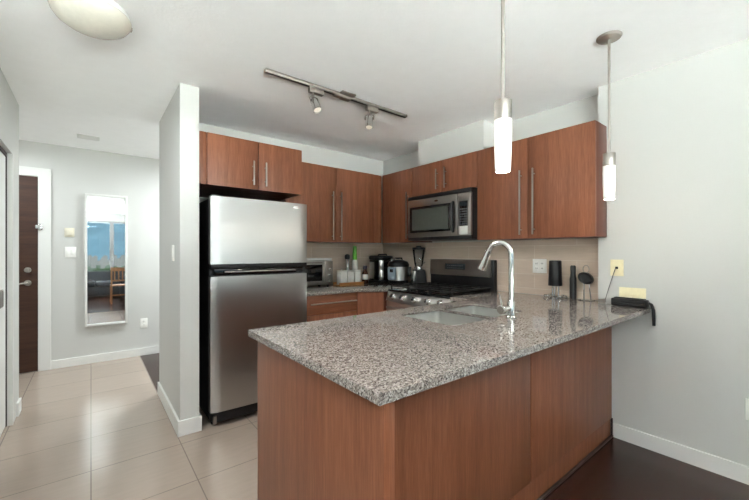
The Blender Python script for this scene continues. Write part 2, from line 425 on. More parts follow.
for i in range(4): window_y(i + 1, xs[i], xs[i + 1], 0.55, 2.21)
def window_x(i, y0, y1, z0, z1):
    b = B(); t = 0.035
    x0, x1 = XW - 0.09, XW - 0.03
    box(b, x0, x1, y0, y0 + t, z0, z1); box(b, x0, x1, y1 - t, y1, z0, z1)
    box(b, x0, x1, y0 + t, y1 - t, z0, z0 + t); box(b, x0, x1, y0 + t, y1 - t, z1 - t, z1)
    f = struct('window_%d' % i, b, M['frame'])
    b = B(); box(b, XW - 0.063, XW - 0.057, y0 + t, y1 - t, z0 + t, z1 - t); struct('window_pane', b, M['pane'], parent=f)
window_x(5, -2.8, -1.4, 0.2, 2.2)
# baseboards
def bb(name, *boxes):
    b = B()
    for q in boxes: box(b, *q)
    struct(name, b, M['trimw'])
bb('baseboard_right', (XR - 0.014, XR, YW, 0.905, 0.0, 0.095))
bb('baseboard_hall', (-0.338, 2.2, YH - 0.014, YH, 0.0, 0.09), )
bb('baseboard_partition', (0.466, 0.48, 2.741, 3.70, 0.0, 0.105), (0.48, 0.616, 2.741, 2.755, 0.0, 0.105), (0.602, 0.616, 2.755, 2.80, 0.0, 0.105), (0.602, 2.2, YK + 0.12, YK + 0.134, 0.0, 0.105))
bb('baseboard_left', (XL, XL + 0.013, 3.86, 4.003, 0.0, 0.10), (XL - 0.10, XL, 3.99, 4.003, 0.0, 0.10))
# backsplash
b = B(); box(b, XK - 0.008, XK - 0.0005, 0.979, 3.491, 0.912, 1.372); struct('trim_1', b, M['splash'], 'taupe tile backsplash behind the range')
b = B(); box(b, 1.44, XK - 0.009, YK - 0.008, YK - 0.0005, 0.912, 1.372); struct('trim_2', b, M['splash2'], 'taupe tile backsplash behind the canisters')
# closet door + its track and jamb
b = B(); box(b, XL - 0.065, XL - 0.032, 2.21, 3.665, 0.012, 1.958, 0.003); d1 = struct('door_1', b, M['trimw'], 'white hall closet door')
b = B()
tube(b, [(XL - 0.030, 3.415, 0.89), (XL - 0.022, 3.415, 0.90), (XL - 0.022, 3.415, 0.995), (XL - 0.022, 3.43, 1.01), (XL - 0.022, 3.475, 1.01), (XL - 0.022, 3.49, 0.995), (XL - 0.022, 3.49, 0.90), (XL - 0.030, 3.49, 0.89)], 0.005)
struct('door_handle', b, M['nickel'], parent=d1)
b = B(); box(b, XL - 0.095, XL - 0.028, 2.2, 3.714, 1.966, 1.989); box(b, XL - 0.095, XL - 0.03, 3.690, 3.714, 0.0, 1.966)
struct('trim_3', b, M['toe'], 'dark door track and gap of the closet')
b = B(); box(b, XL - 0.028, XL + 0.002, 3.69, 3.715, 0.0, 1.99); struct('trim_4', b, M['trimw'])
# entry door, casing, hardware
b = B(); box(b, -1.30, -0.442, YH - 0.012, YH - 0.001, 0.006, 2.07, 0.002); d2 = struct('door_2', b, M['door'], 'dark wooden entry door')
b = B(); cyl(b, (-0.519, YH - 0.013, 1.08), (-0.519, YH - 0.032, 1.08), 0.030, 0.026, bev=0.004); box(b, -0.527, -0.511, YH - 0.046, YH - 0.032, 1.062, 1.098, 0.003); struct('deadbolt', b, M['nickel'], parent=d2)
b = B(); cyl(b, (-0.519, YH - 0.013, 0.945), (-0.519, YH - 0.026, 0.945), 0.031, 0.028, bev=0.004); cyl(b, (-0.519, YH - 0.026, 0.945), (-0.519, YH - 0.06, 0.945), 0.010)
tube(b, [(-0.513, YH - 0.06, 0.945), (-0.55, YH - 0.062, 0.943), (-0.60, YH - 0.06, 0.936), (-0.635, YH - 0.056, 0.936)], [0.010, 0.009, 0.008, 0.006]); struct('lever_handle', b, M['nickel'], parent=d2)
b = B(); box(b, -0.44, -0.338, YH - 0.022, YH - 0.001, 0.0, 2.165, 0.003); box(b, -1.42, -0.44, YH - 0.022, YH - 0.001, 2.073, 2.165, 0.003); struct('trim_5', b, M['trimw'], 'white casing of the entry door')
b = B(); box(b, -0.438, -0.405, YH - 0.034, YH - 0.022, 1.505, 1.57, 0.003); cyl(b, (-0.45, YH - 0.04, 1.52), (-0.45, YH - 0.04, 1.556), 0.010)
box(b, -0.452, -0.43, YH - 0.038, YH - 0.024, 1.528, 1.548)
solo('door_guard', b, M['chrome'], 'small chrome swing guard on the white casing of the entry door', 'door guard', (-0.42, YH - 0.022, 1.505))

# ================================================================== LIVING ROOM SEEN IN THE MIRROR
SX = 0
t = thing('sofa', 'dark grey fabric sofa under the window, seen in the hall mirror', 'sofa', (0.15, -2.55, 0))
b = B(); box(b, -0.75, 0.95, -2.95, -2.15, 0.06, 0.30, 0.03); part('base', b, M['sofa'], t)
for x0 in (-0.6, 0.1):
    b = B(); box(b, x0, x0 + 0.69, -2.72, -2.12, 0.305, 0.44, 0.04); part('seat_cushion', b, M['sofa'], t)
b = B(); box(b, -0.6, 0.79, -2.95, -2.74, 0.305, 0.72, 0.05); part('backrest', b, M['sofa'], t)
for x0 in (-0.78, 0.80):
    b = B(); box(b, x0, x0 + 0.17, -2.95, -2.13, 0.305, 0.56, 0.04); part('armrest', b, M['sofa'], t)
for x0 in (-0.68, 0.84):
    for y0 in (-2.88, -2.24):
        b = B(); cyl(b, (x0, y0, 0.0), (x0, y0, 0.06), 0.02, 0.025); part('leg', b, M['toe'], t)
t = thing('armchair', 'dark grey armchair behind the wooden chair, seen in the hall mirror', 'armchair', (0.95, -1.55, 0))
b = B(); box(b, 0.62, 1.30, -1.9, -1.2, 0.05, 0.40, 0.04); part('seat', b, M['sofa'], t)
b = B(); box(b, 1.16, 1.32, -1.9, -1.2, 0.405, 0.78, 0.04); part('backrest', b, M['sofa'], t)
for y0 in (-1.9, -1.33):
    b = B(); box(b, 0.62, 1.155, y0, y0 + 0.13, 0.405, 0.58, 0.04); part('armrest', b, M['sofa'], t)
for x0 in (0.68, 1.24):
    for y0 in (-1.84, -1.26):
        b = B(); cyl(b, (x0, y0, 0.0), (x0, y0, 0.05), 0.018, 0.022); part('leg', b, M['toe'], t)
t = thing('wooden_chair', 'light brown wooden slat-back chair reflected in the hall mirror', 'chair', (0.57, -0.60, 0))
cx, cy = 0.57, -0.60
b = B(); box(b, cx - .20, cx + .20, cy - .20, cy + .20, 0.43, 0.455, 0.008); part('seat', b, M['chairw'], t)
for sx in (-1, 1):
    for sy, zt in ((-1, 0.428), (1, 0.90)):
        b = B(); box(b, cx + sx * .18 - .017, cx + sx * .18 + .017, cy + sy * .22 - .017, cy + sy * .22 + .017, 0.0, zt, 0.004); part('leg', b, M['chairw'], t)
b = B(); box(b, cx - .162, cx + .162, cy + .208, cy + .232, 0.80, 0.89, 0.006); part('top_rail', b, M['chairw'], t)
b = B(); box(b, cx - .162, cx + .162, cy + .212, cy + .228, 0.55, 0.59, 0.004); part('back_rail', b, M['chairw'], t)
for k in range(4):
    xx = cx - .12 + k * .08
    b = B(); box(b, xx - .014, xx + .014, cy + .214, cy + .226, 0.592, 0.798, 0.003); part('back_slat', b, M['chairw'], t)
b = B(); box(b, cx - .162, cx + .162, cy + .212, cy + .228, 0.20, 0.23, 0.003); part('stretcher', b, M['chairw'], t)
for k_, p_ in enumerate(UPS):  # fixture added around the unseen fill uplight
    t = thing('fill_uplighter', 'added unseen nickel uplighter for fill bounce, at the balcony end of the sofa', 'lamp', (p_[0], p_[1], 0))
    b = B(); lathe(b, [(0.0, 0.0), (0.14, 0.0), (0.14, 0.015), (0.02, 0.03), (0.0, 0.03)], (p_[0], p_[1], 0), 32); part('base', b, M['nickel'], t)
    b = B(); cyl(b, (p_[0], p_[1], 0.03), (p_[0], p_[1], 1.18), 0.012); part('pole', b, M['nickel'], t)
    b = B(); lathe(b, [(0.0, 1.18), (0.04, 1.182), (0.14, 1.24), (0.19, 1.33), (0.187, 1.33), (0.137, 1.245), (0.0, 1.19)], (p_[0], p_[1], 0), 36); part('bowl_shade', b, M['nickel'], t)
for (xx, yy, lb) in ((-0.95, 4.55, 'added square white housing of the entry fill light'), (1.3, 4.4, 'added square white housing of the fill light beyond the partition')):  # unseen housings added for the entry and nook fill lights
    b = B(); box(b, xx - 0.17, xx + 0.17, yy - 0.17, yy + 0.17, 2.372, H - 0.001, 0.01); solo('fill_light_panel', b, M['whitep'], lb, 'ceiling light', (xx, yy, 2.372))
# beyond the window
b = B(); box(b, -2500, 2500, -2600, 60, -31, -30); struct('ground', b, M['ground'])
b = B(); box(b, -25, 25, -46, -5.5, -2.6, -2.2); struct('ground_reflector', b, M['reflector'], 'added unseen pale terrace below the window')  # unseen slab added to bounce sunlight up through the windows
t_ = bmesh.new(); prev = None; rr = random.Random(3)
nx = 60
top = []; low = []; bot = []
for i in range(nx + 1):
    xx = -1800 + i * 60
    hgt = 125 + 55 * math.sin(i * 0.23 + 0.6) + 22 * math.sin(i * 0.71) + rr.uniform(-5, 5)
    top.append(t_.verts.new((xx, -2100 + rr.uniform(-20, 20), max(40, hgt)))); low.append(t_.verts.new((xx, -1750 + rr.uniform(-60, 60), max(12, hgt * 0.35)))); bot.append(t_.verts.new((xx, -1500, -30)))
for i in range(nx):
    t_.faces.new((bot[i], bot[i + 1], low[i + 1], low[i])); t_.faces.new((low[i], low[i + 1], top[i + 1], top[i]))
bmesh.ops.recalc_face_normals(t_, faces=t_.faces[:])
me = _mesh('mountains', t_, M['mount']); o = bpy.data.objects.new('mountains', me); C.objects.link(o); o['kind'] = 'structure'; o['label'] = 'blue mountain ridge beyond the window'
b = B(); box(b, -0.5, 0.5, -0.5, 0.5, 0, 1.0); box(b, -0.3, 0.2, -0.2, 0.3, 1.0, 1.12)
bld = None; rr = random.Random(11)
for k in range(46):
    yy = -(850 + (k // 8) * 100 + rr.uniform(0, 30)); xx = (-0.035 + (k % 8) * 0.017 + (k // 8) * 0.0045 + rr.uniform(0, 0.006)) * (-yy)
    hh = rr.uniform(8, 22); ww = rr.uniform(7, 11)
    if bld is None:
        bld = solo('city_building', b, M['cityw'], 'pale distant city building outside the window, seen in the hall mirror', 'building', (0, 0, 0), 'distant city buildings in the mirror')
        o = bld
    else:
        o = bld.copy(); C.objects.link(o)
    o.location = (xx, yy, -30); o.scale = (ww, ww * 0.8, hh)
tr = bmesh.new()
for k in range(170):
    yy = -rr.uniform(250, 600); xx = rr.uniform(-0.08, 0.20) * (-yy); s = rr.uniform(3, 7)
    t2 = bmesh.new(); bmesh.ops.create_icosphere(t2, subdivisions=1, radius=s)
    for v in t2.verts: v.co *= rr.uniform(0.8, 1.15)
    _merge(tr, t2, Matrix.Translation((xx, yy, -30 + s * 0.9)))
me = _mesh('foliage', tr, M['trees']); o = bpy.data.objects.new('foliage', me); C.objects.link(o); o['kind'] = 'stuff'; o['label'] = 'dark green treetops below the window, seen in the hall mirror'; o['category'] = 'foliage'

# ================================================================== HALL OBJECTS
t = thing('wall_mirror', 'tall white-framed mirror on the hall wall reflecting a window', 'mirror', (0.143, YH - 0.002, 0.42))
x0, x1, z0, z1, fw = -0.055, 0.34, 0.425, 1.935, 0.022
b = B(); y0, y1 = YH - 0.045, YH - 0.002
box(b, x0, x0 + fw, y0, y1, z0, z1, 0.002); box(b, x1 - fw, x1, y0, y1, z0, z1, 0.002); box(b, x0 + fw, x1 - fw, y0, y1, z0, z0 + fw, 0.002); box(b, x0 + fw, x1 - fw, y0, y1, z1 - fw, z1, 0.002)
part('frame', b, M['trimw'], t)
b = B(); box(b, x0 + fw, x1 - fw, YH - 0.025, YH - 0.02, z0 + fw, z1 - fw); part('mirror_glass', b, M['mirror'], t)
def plate(name, label, cat, loc, axis, w_, h_, mat, extra, group=None):
    """wall plate facing -Y ('y') or -X ('x'), or a plate with details"""
    t = thing(name, label, cat, loc, -PI / 2 if axis == 'x' else 0, group, local=True)
    b = B(); box(b, -w_ / 2, w_ / 2, -0.006, -0.0005, -h_ / 2, h_ / 2, 0.002); part('plate', b, mat, t)
    if extra == 'outlet':
        for z in (-0.022, 0.022):
            b = B(); box(b, -0.017, 0.017, -0.009, -0.006, z - 0.014, z + 0.014, 0.003); s = part('socket', b, mat, t)
            b = B(); box(b, -0.008, -0.005, -0.0096, -0.0091, z - 0.004, z + 0.007); box(b, 0.005, 0.008, -0.0096, -0.0091, z - 0.004, z + 0.007); part('slot', b, M['black'], s)
    elif extra == 'rocker':
        b = B(); box(b, -0.016, 0.016, -0.010, -0.006, -0.032, 0.032, 0.002); part('rocker', b, mat, t)
    elif extra == 'rocker2':
        for xx in (-0.023, 0.023):
            b = B(); box(b, xx - 0.015, xx + 0.015, -0.010, -0.006, -0.032, 0.032, 0.002); part('rocker', b, mat, t)
    elif extra == 'jack':
        b = B(); box(b, -0.008, 0.008, -0.011, -0.006, -0.008, 0.008, 0.001); part('jack', b, M['black'], t)
    elif extra == 'wide':
        b = B(); box(b, -0.05, 0.05, -0.009, -0.006, -0.012, 0.012, 0.002); part('insert', b, mat, t)
    elif extra == 'intercom':
        b = B(); box(b, -0.03, 0.03, -0.016, -0.006, -0.034, 0.034, 0.004); part('cover', b, mat, t)
    elif extra == 'duplex2':
        for xx in (-0.023, 0.023):
            for z in (-0.02, 0.02):
                b = B(); box(b, xx - 0.014, xx + 0.014, -0.009, -0.006, z - 0.013, z + 0.013, 0.003); s = part('socket', b, mat, t)
                b = B(); box(b, xx - 0.007, xx - 0.004, -0.0096, -0.0091, z - 0.004, z + 0.007); box(b, xx + 0.004, xx + 0.007, -0.0096, -0.0091, z - 0.004, z + 0.007); part('slot', b, M['black'], s)
    return t
plate('thermostat', 'cream square thermostat plate above the light switch on the hall wall', 'thermostat', (-0.187, YH, 1.487), 'y', 0.085, 0.10, M['cream'], 'intercom')
plate('light_switch', 'white double light switch beside the entry door casing', 'switch', (-0.178, YH, 1.268), 'y', 0.10, 0.118, M['whitep'], 'rocker2')
plate('wall_outlet', 'white outlet low on the hall wall below the mirror', 'outlet', (0.511, YH, 0.394), 'y', 0.075, 0.118, M['whitep'], 'outlet')
plate('light_switch', 'white light switch on the side of the partition wall', 'switch', (0.48, 2.999, 1.263), 'x', 0.075, 0.118, M['whitep'], 'rocker')
plate('wall_outlet', 'white outlet low on the wall past the peninsula, cut by the photo edge', 'outlet', (XR, 0.215, 0.408), 'x', 0.075, 0.118, M['whitep'], 'outlet')
plate('wall_outlet', 'white double outlet plate on the tiled backsplash by the faucet', 'outlet', (XK - 0.008, 1.457, 1.153), 'x', 0.118, 0.118, M['whitep'], 'duplex2')
plate('phone_jack', 'yellowed phone jack plate on the wall with a grey cord', 'wall plate', (XR, 0.863, 1.162), 'x', 0.078, 0.112, M['yellow'], 'jack')
plate('cable_plate', 'yellowed low wall plate half hidden behind the black box', 'wall plate', (XR, 0.775, 0.990), 'x', 0.15, 0.085, M['yellow'], 'wide')
t = thing('ceiling_vent', 'small flat rectangular vent on the hall ceiling', 'vent', (-0.02, 4.64, H - 0.012))
b = B(); box(b, -0.11, 0.07, 4.57, 4.71, H - 0.010, H - 0.001, 0.003); part('frame', b, M['trimw'], t)
for k in range(5):
    b = B(); box(b, -0.09, 0.05, 4.592 + k * 0.022, 4.604 + k * 0.022, H - 0.014, H - 0.0105); part('slat', b, M['trimw'], t)
# flush ceiling light
fc = (0.004, 2.18)
t = thing('flush_ceiling_light', 'round frosted glass flush light on the hall ceiling', 'ceiling light', (fc[0], fc[1], H - 0.10))
b = B(); lathe(b, [(0.0, H - 0.001), (0.150, H - 0.001), (0.150, H - 0.03), (0.0, H - 0.03)], (fc[0], fc[1], 0), 48); part('base', b, M['trimw'], t)
b = B(); lathe(b, [(0.154, H - 0.026), (0.158, H - 0.032), (0.155, H - 0.044), (0.140, H - 0.066), (0.105, H - 0.090), (0.055, H - 0.104), (0.0, H - 0.114)], (fc[0], fc[1], 0), 64); part('glass_dome', b, M['dome'], t)
b = B()
for a in (0.15, 2.25, 4.35):
    box(b, -0.012, 0.012, -0.005, 0.008, -0.011, 0.006, 0.002, mat=Matrix.Translation((fc[0] + 0.158 * math.cos(a), fc[1] + 0.158 * math.sin(a), H - 0.028)) @ Matrix.Rotation(a + PI / 2, 4, 'Z'))
part('clip', b, M['nickel'], t)
l = bpy.data.lights.new('flush_bulb', 'AREA'); l.shape = 'DISK'; l.size = 0.3; l.energy = 12; l.color = WARM
o = bpy.data.objects.new('flush_bulb', l); C.objects.link(o); o.location = (fc[0], fc[1], H - 0.114)

# ================================================================== TRACK LIGHT, PENDANTS
t = thing('track_light', 'satin nickel ceiling track light with two small spot heads', 'track light', (1.48, 2.205, H - 0.03))
b = B(); box(b, 0.865, 2.105, 2.187, 2.222, H - 0.022, H - 0.001, 0.002); part('track', b, M['nickel'], t)
b = B(); box(b, 0.87, 2.10, 2.199, 2.210, H - 0.024, H - 0.0222); part('groove', b, M['black'], t)
b = B(); box(b, 1.42, 1.54, 2.145, 2.262, H - 0.012, H - 0.001, 0.002); box(b, 1.44, 1.52, 2.182, 2.227, H - 0.035, H - 0.0245, 0.002); box(b, 1.38, 1.45, 2.184, 2.225, H - 0.030, H - 0.0245, 0.002); part('canopy', b, M['nickel'], t)
for hx, tilt in ((1.235, (0.08, -0.45)), (1.735, (-0.18, -0.18))):
    b = B(); box(b, hx - 0.055, hx + 0.055, 2.188, 2.221, H - 0.062, H - 0.0245, 0.003); h = part('adapter', b, M['nickel'], t)
    b = B(); px, pz = hx - 0.025, H - 0.062
    cyl(b, (px, 2.204, pz), (px, 2.204, pz - 0.025), 0.006)
    d = Vector((tilt[0], tilt[1], -0.9)).normalized(); c0 = Vector((px, 2.204, pz - 0.03)); s = d.cross(Vector((0, 0, 1))).normalized() * 0.034
    tube(b, [c0 + d * 0.045 + s, c0 + d * 0.01 + s, c0 + s * 0.4, c0 - s * 0.4, c0 + d * 0.01 - s, c0 + d * 0.045 - s], 0.0035, 8); part('yoke', b, M['nickel'], h)
    mt = Matrix.Translation(c0) @ d.to_track_quat('Z', 'Y').to_matrix().to_4x4()
    b = B(); lathe(b, [(0.0, 0.014), (0.020, 0.016), (0.029, 0.030), (0.030, 0.115), (0.0275, 0.115), (0.0275, 0.104), (0.0, 0.104)], seg=24, mat=mt); part('spot_can', b, M['chrome'], h)
    b = B(); lathe(b, [(0.0, 0.108), (0.027, 0.108), (0.027, 0.1045), (0.0, 0.1045)], seg=24, mat=mt); part('lens', b, M['lens'], h)
    l = bpy.data.lights.new('track_spot', 'SPOT'); l.energy = 18; l.color = (1, 0.96, 0.91); l.spot_size = 2.2; l.spot_blend = 0.8; l.shadow_soft_size = 0.03
    o = bpy.data.objects.new('track_spot', l); C.objects.link(o); o.location = c0 + d * 0.125; o.rotation_euler = (-d).to_track_quat('Z', 'Y').to_euler()
def pendant(px, py, label):
    t = thing('pendant_light', label, 'pendant light', (px, py, 1.555), group='pendant lights over the peninsula')
    b = B(); lathe(b, [(0.0, H - 0.001), (0.060, H - 0.001), (0.060, H - 0.006), (0.055, H - 0.013), (0.02, H - 0.018), (0.0, H - 0.018)], (px, py, 0), 40); part('canopy', b, M['nickel'], t)
    b = B(); cyl(b, (px, py, H - 0.018), (px, py, 1.806), 0.0065, seg=16); part('rod', b, M['nickel'], t)
    b = B(); cyl(b, (px, py, 1.738), (px, py, 1.806), 0.0300, seg=36, bev=0.002); part('cap', b, M['nickel'], t)
    b = B(); lathe(b, [(0.0, 1.737), (0.0298, 1.737), (0.0302, 1.70), (0.0295, 1.64), (0.0272, 1.575), (0.0258, 1.558), (0.0235, 1.555), (0.0225, 1.558), (0.024, 1.575), (0.0265, 1.64), (0.027, 1.725), (0.0, 1.725)], (px, py, 0), 36)
    part('glass_shade', b, M['shade'], t)
    l = bpy.data.lights.new('pendant_bulb', 'POINT'); l.energy = 2.4; l.color = (1, 0.90, 0.76); l.shadow_soft_size = 0.02
    o = bpy.data.objects.new('pendant_bulb', l); C.objects.link(o); o.location = (px, py, 1.535)
pendant(1.142, 0.70, 'nearer pendant lamp with white glass cylinder hanging over the sink end')
pendant(2.200, 0.712, 'pendant lamp with small white glass cylinder and round canopy beside the wall')

# ================================================================== CABINETS
def handle_v(b, face, at, z0, z1, axis):
    """vertical bar pull; face = plane coordinate of the door front"""
    r = 0.0055; so = 0.030
    if axis == 'y':
        box(b, at - r, at + r, face - so - r, face - so + r, z0, z1, 0.002)
        for z in (z0 + 0.04, z1 - 0.04): cyl(b, (at, face, z), (at, face - so, z), 0.004, seg=10)
    else:
        box(b, face - so - r, face - so + r, at - r, at + r, z0, z1, 0.002)
        for z in (z0 + 0.04, z1 - 0.04): cyl(b, (face, at, z), (face - so, at, z), 0.004, seg=10)
ZB, ZT = 1.373, 2.145
# over-fridge cabinet (faces -Y)
t = thing('fridge_cabinet', 'two-door brown wood cabinet mounted over the fridge', 'cabinet', (1.04, 3.1, 1.765))
b = B(); box(b, 0.662, 1.425, 2.81, YK - 0.002, 1.767, ZT); part('carcass', b, M['cabin'], t)
for x0, x1, hx in ((0.664, 1.042, 0.999), (1.046, 1.424, 1.098)):
    b = B(); box(b, x0, x1, 2.79, 2.809, 1.765, ZT + 0.002, 0.001); d = part('door', b, M['cab'], t)
    b = B(); handle_v(b, 2.79, hx, 1.795, 1.985, 'y'); part('handle', b, M['nickel'], d)
b = B(); box(b, 0.604, 0.660, 2.792, 2.81, 1.765, ZT + 0.002, 0.001); part('filler_panel', b, M['cab'], t)
# wall cabinet beside it
t = thing('wall_cabinet', 'two-door brown wall cabinet above the toaster oven and canisters', 'cabinet', (2.0, 3.3, ZB))
b = B(); box(b, 1.428, 2.605, 3.15, YK - 0.002, ZB + 0.002, ZT - 0.002); part('carcass', b, M['cabin'], t)
for x0, x1, hx in ((1.430, 1.988, 1.940), (1.992, 2.490, 2.040)):
    b = B(); box(b, x0, x1, 3.13, 3.149, ZB, ZT, 0.001); d = part('door', b, M['cab'], t)
    b = B(); handle_v(b, 3.13, hx, 1.392, 1.892, 'y'); part('handle', b, M['nickel'], d)
b = B(); box(b, 2.493, 2.607, 3.136, 3.149, ZB, ZT, 0.001); part('filler_panel', b, M['cab'], t)
# corner cabinet on the range wall (faces -X)
XF = 2.61
def unit_x(name, label, y0, y1, z0, z1, doors, gpanel=None):
    t = thing(name, label, 'cabinet', ((XF + XK) / 2, (y0 + y1) / 2, z0))
    b = B(); box(b, XF + 0.020, XK - 0.009, y0 + 0.001, y1 - 0.001, z0 + 0.002, z1 - 0.002); part('carcass', b, M['cabin'], t)
    for (a, c, hy, h0, h1) in doors:
        b = B(); box(b, XF, XF + 0.019, a, c, z0, z1, 0.001); d = part('door', b, M['cab'], t)
        b = B(); handle_v(b, XF, hy, h0, h1, 'x'); part('handle', b, M['nickel'], d)
    return t
unit_x('corner_cabinet', 'single-door brown wall cabinet in the corner beside the microwave', 2.652, 3.125, ZB, ZT, [(2.654, 3.120, 2.70, 1.41, 1.90)])
unit_x('microwave_cabinet', 'short two-door brown cabinet over the microwave', 1.848, 2.650, 1.833, ZT, [(2.242, 2.648, 2.292, 1.872, 2.066), (1.850, 2.238, 2.188, 1.872, 2.066)])
tc = unit_x('wall_cabinet', 'tall two-door brown wall cabinet over the sink and outlet', 0.942, 1.846, ZB, ZT, [(1.392, 1.844, 1.442, 1.402, 1.90), (0.925, 1.388, 1.338, 1.402, 1.90)])
b = B(); box(b, XF + 0.021, XR - 0.004, 0.924, 0.940, ZB, ZT, 0.001); part('side_panel', b, M['cabin'], tc, 'dark end panel')

# ================================================================== BASE CABINETS AND COUNTERS
t = thing('base_cabinet', 'brown base cabinet with a wide drawer beside the fridge', 'cabinet', (2.0, 3.1, 0))
b = B(); prism(b, [(1.49, 2.845), (2.045, 2.845), (2.262, 2.68), (2.90, 2.68), (2.90, YK - 0.02), (1.49, YK - 0.02)], 0.10, 0.878); part('carcass', b, M['cabin'], t)
b = B(); prism(b, [(1.50, 2.89), (2.06, 2.89), (2.262, 2.73), (2.90, 2.73), (2.90, YK - 0.03), (1.50, YK - 0.03)], 0.0, 0.099); part('plinth', b, M['toe'], t)
b = B(); box(b, 1.492, 2.036, 2.825, 2.844, 0.70, 0.876, 0.001); d = part('drawer', b, M['cabx'], t)
b = B(); box(b, 1.515, 2.015, 2.790, 2.801, 0.797, 0.808, 0.002)
for xx in (1.56, 1.97): cyl(b, (xx, 2.825, 0.8025), (xx, 2.797, 0.8025), 0.004, seg=10)
part('handle', b, M['nickel'], d)
b = B(); box(b, 1.492, 2.036, 2.825, 2.844, 0.104, 0.697, 0.001); d = part('door', b, M['cab'], t)
b = B(); handle_v(b, 2.825, 1.98, 0.45, 0.65, 'y'); part('handle', b, M['nickel'], d)
b = B(); prism(b, [(2.043, 2.824), (2.055, 2.838), (2.258, 2.685), (2.246, 2.670)], 0.104, 0.876); part('corner_panel', b, M['cab'], t)
CT0, CT1 = 0.882, 0.910
b = B(); prism(b, [(1.475, 2.80), (2.04, 2.80), (2.25, 2.645), (XK - 0.009, 2.645), (XK - 0.009, YK - 0.009), (1.475, YK - 0.009)], CT0, CT1, bev=0.003)
solo('corner_countertop', b, M['granite'], 'dark speckled granite countertop in the corner under the wall cabinets', 'countertop', (2.1, 3.1, CT0))
# peninsula cabinet (hollow)
t = thing('peninsula_cabinet', 'brown wood peninsula cabinet with plain back panels and end gable', 'cabinet', (1.7, 1.2, 0))
b = B(); box(b, 0.602, 0.640, 0.714, 1.622, 0.0, CT0 - 0.001, 0.001); part('end_panel', b, M['cab'], t)
for x0, x1 in ((0.645, 1.698), (1.705, XR - 0.016)):
    b = B(); box(b, x0, x1, 0.890, 0.908, 0.13, CT0 - 0.001, 0.001); part('back_panel', b, M['cab'], t)
b = B(); box(b, 0.645, XR - 0.016, 0.898, 0.915, 0.0, 0.128); part('plinth', b, M['cab'], t)
b = B(); tube(b, [(0.645, 0.888, 0.008), (XR - 0.016, 0.888, 0.008)], 0.009, 8); part('shoe_molding', b, M['toe'], t)
b = B(); box(b, XR - 0.040, XR - 0.018, 0.882, 0.8895, 0.018, 0.13, 0.001); part('corner_block', b, M['toe'], t)
xx = [0.647, 1.0, 1.352, 1.72, 2.085, 2.247]
for k in range(5):
    b = B(); box(b, xx[k] + 0.0015, xx[k + 1] - 0.0015, 1.602, 1.621, 0.104, 0.876, 0.001); part('door', b, M['cab'], t)
b = B(); box(b, 0.647, 2.247, 1.55, 1.565, 0.0, 0.10); part('toe_kick', b, M['toe'], t)
b = B(); box(b, 2.27, 2.90, 1.00, 1.832, 0.10, 0.60); part('corner_box', b, M['cabin'], t)
# peninsula countertop with sink cut-outs
S1 = (1.378, 1.708, 1.108, 1.505); S2 = (1.736, 2.066, 1.120, 1.505)
outline = [(0.567, 0.690), (XR - 0.002, 0.676), (XR - 0.002, 0.981), (XK - 0.009, 0.981), (XK - 0.009, 1.842), (2.245, 1.842), (2.245, 1.648), (0.567, 1.648)]
inner = [(0.612, 0.735), (XR - 0.045, 0.722), (XR - 0.045, 1.026), (XK - 0.055, 1.026), (XK - 0.055, 1.797), (2.290, 1.797), (2.290, 1.603), (0.612, 1.603)]
CS = CT1 - 0.012                                   # slab, with a built-up edge under its rim
b = B()
prism(b, outline, CS, CT1, holes=[rrect(*S1, 0.04), rrect(*S2, 0.04)])
prism(b, outline, CT0, CS + 0.0005, holes=[inner])
ct = solo('peninsula_countertop', b, M['granite'], 'glossy grey speckled granite peninsula countertop with sink cut-outs', 'countertop', (1.7, 1.2, CT0))
# sink
t = thing('kitchen_sink', 'double-bowl stainless undermount sink in the peninsula', 'sink', (1.72, 1.3, 0.70))
for S in (S1, S2):
    b = B(); t_ = bmesh.new(); rings = []
    for (off, r, z) in ((-0.012, 0.05, CS - 0.002), (0.0005, 0.0395, CS - 0.0025), (0.005, 0.038, 0.80), (0.012, 0.038, 0.735), (0.032, 0.04, 0.715), (0.10, 0.04, 0.710)):
        rings.append([t_.verts.new((p[0], p[1], z)) for p in rrect(S[0] + off, S[1] - off, S[2] + off, S[3] - off, r)])
    for a, c in zip(rings, rings[1:]):
        n_ = len(a)
        for k in range(n_): t_.faces.new((a[k], a[(k + 1) % n_], c[(k + 1) % n_], c[k]))
    t_.faces.new(rings[-1]); bmesh.ops.recalc_face_normals(t_, faces=t_.faces[:])
    for f in t_.faces: f.normal_flip()
    _merge(b, t_); o = part('bowl', b, M['sink'], t)
    sd = o.modifiers.new('sheet', 'SOLIDIFY'); sd.thickness = 0.0012; sd.offset = -1
    cx, cy = (S[0] + S[1]) / 2, (S[2] + S[3]) / 2
    b = B(); lathe(b, [(0.0, 0.713), (0.028, 0.713), (0.040, 0.716), (0.043, 0.7125), (0.0, 0.7115)], (cx, cy, 0), 28); part('drain', b, M['chrome'], o)
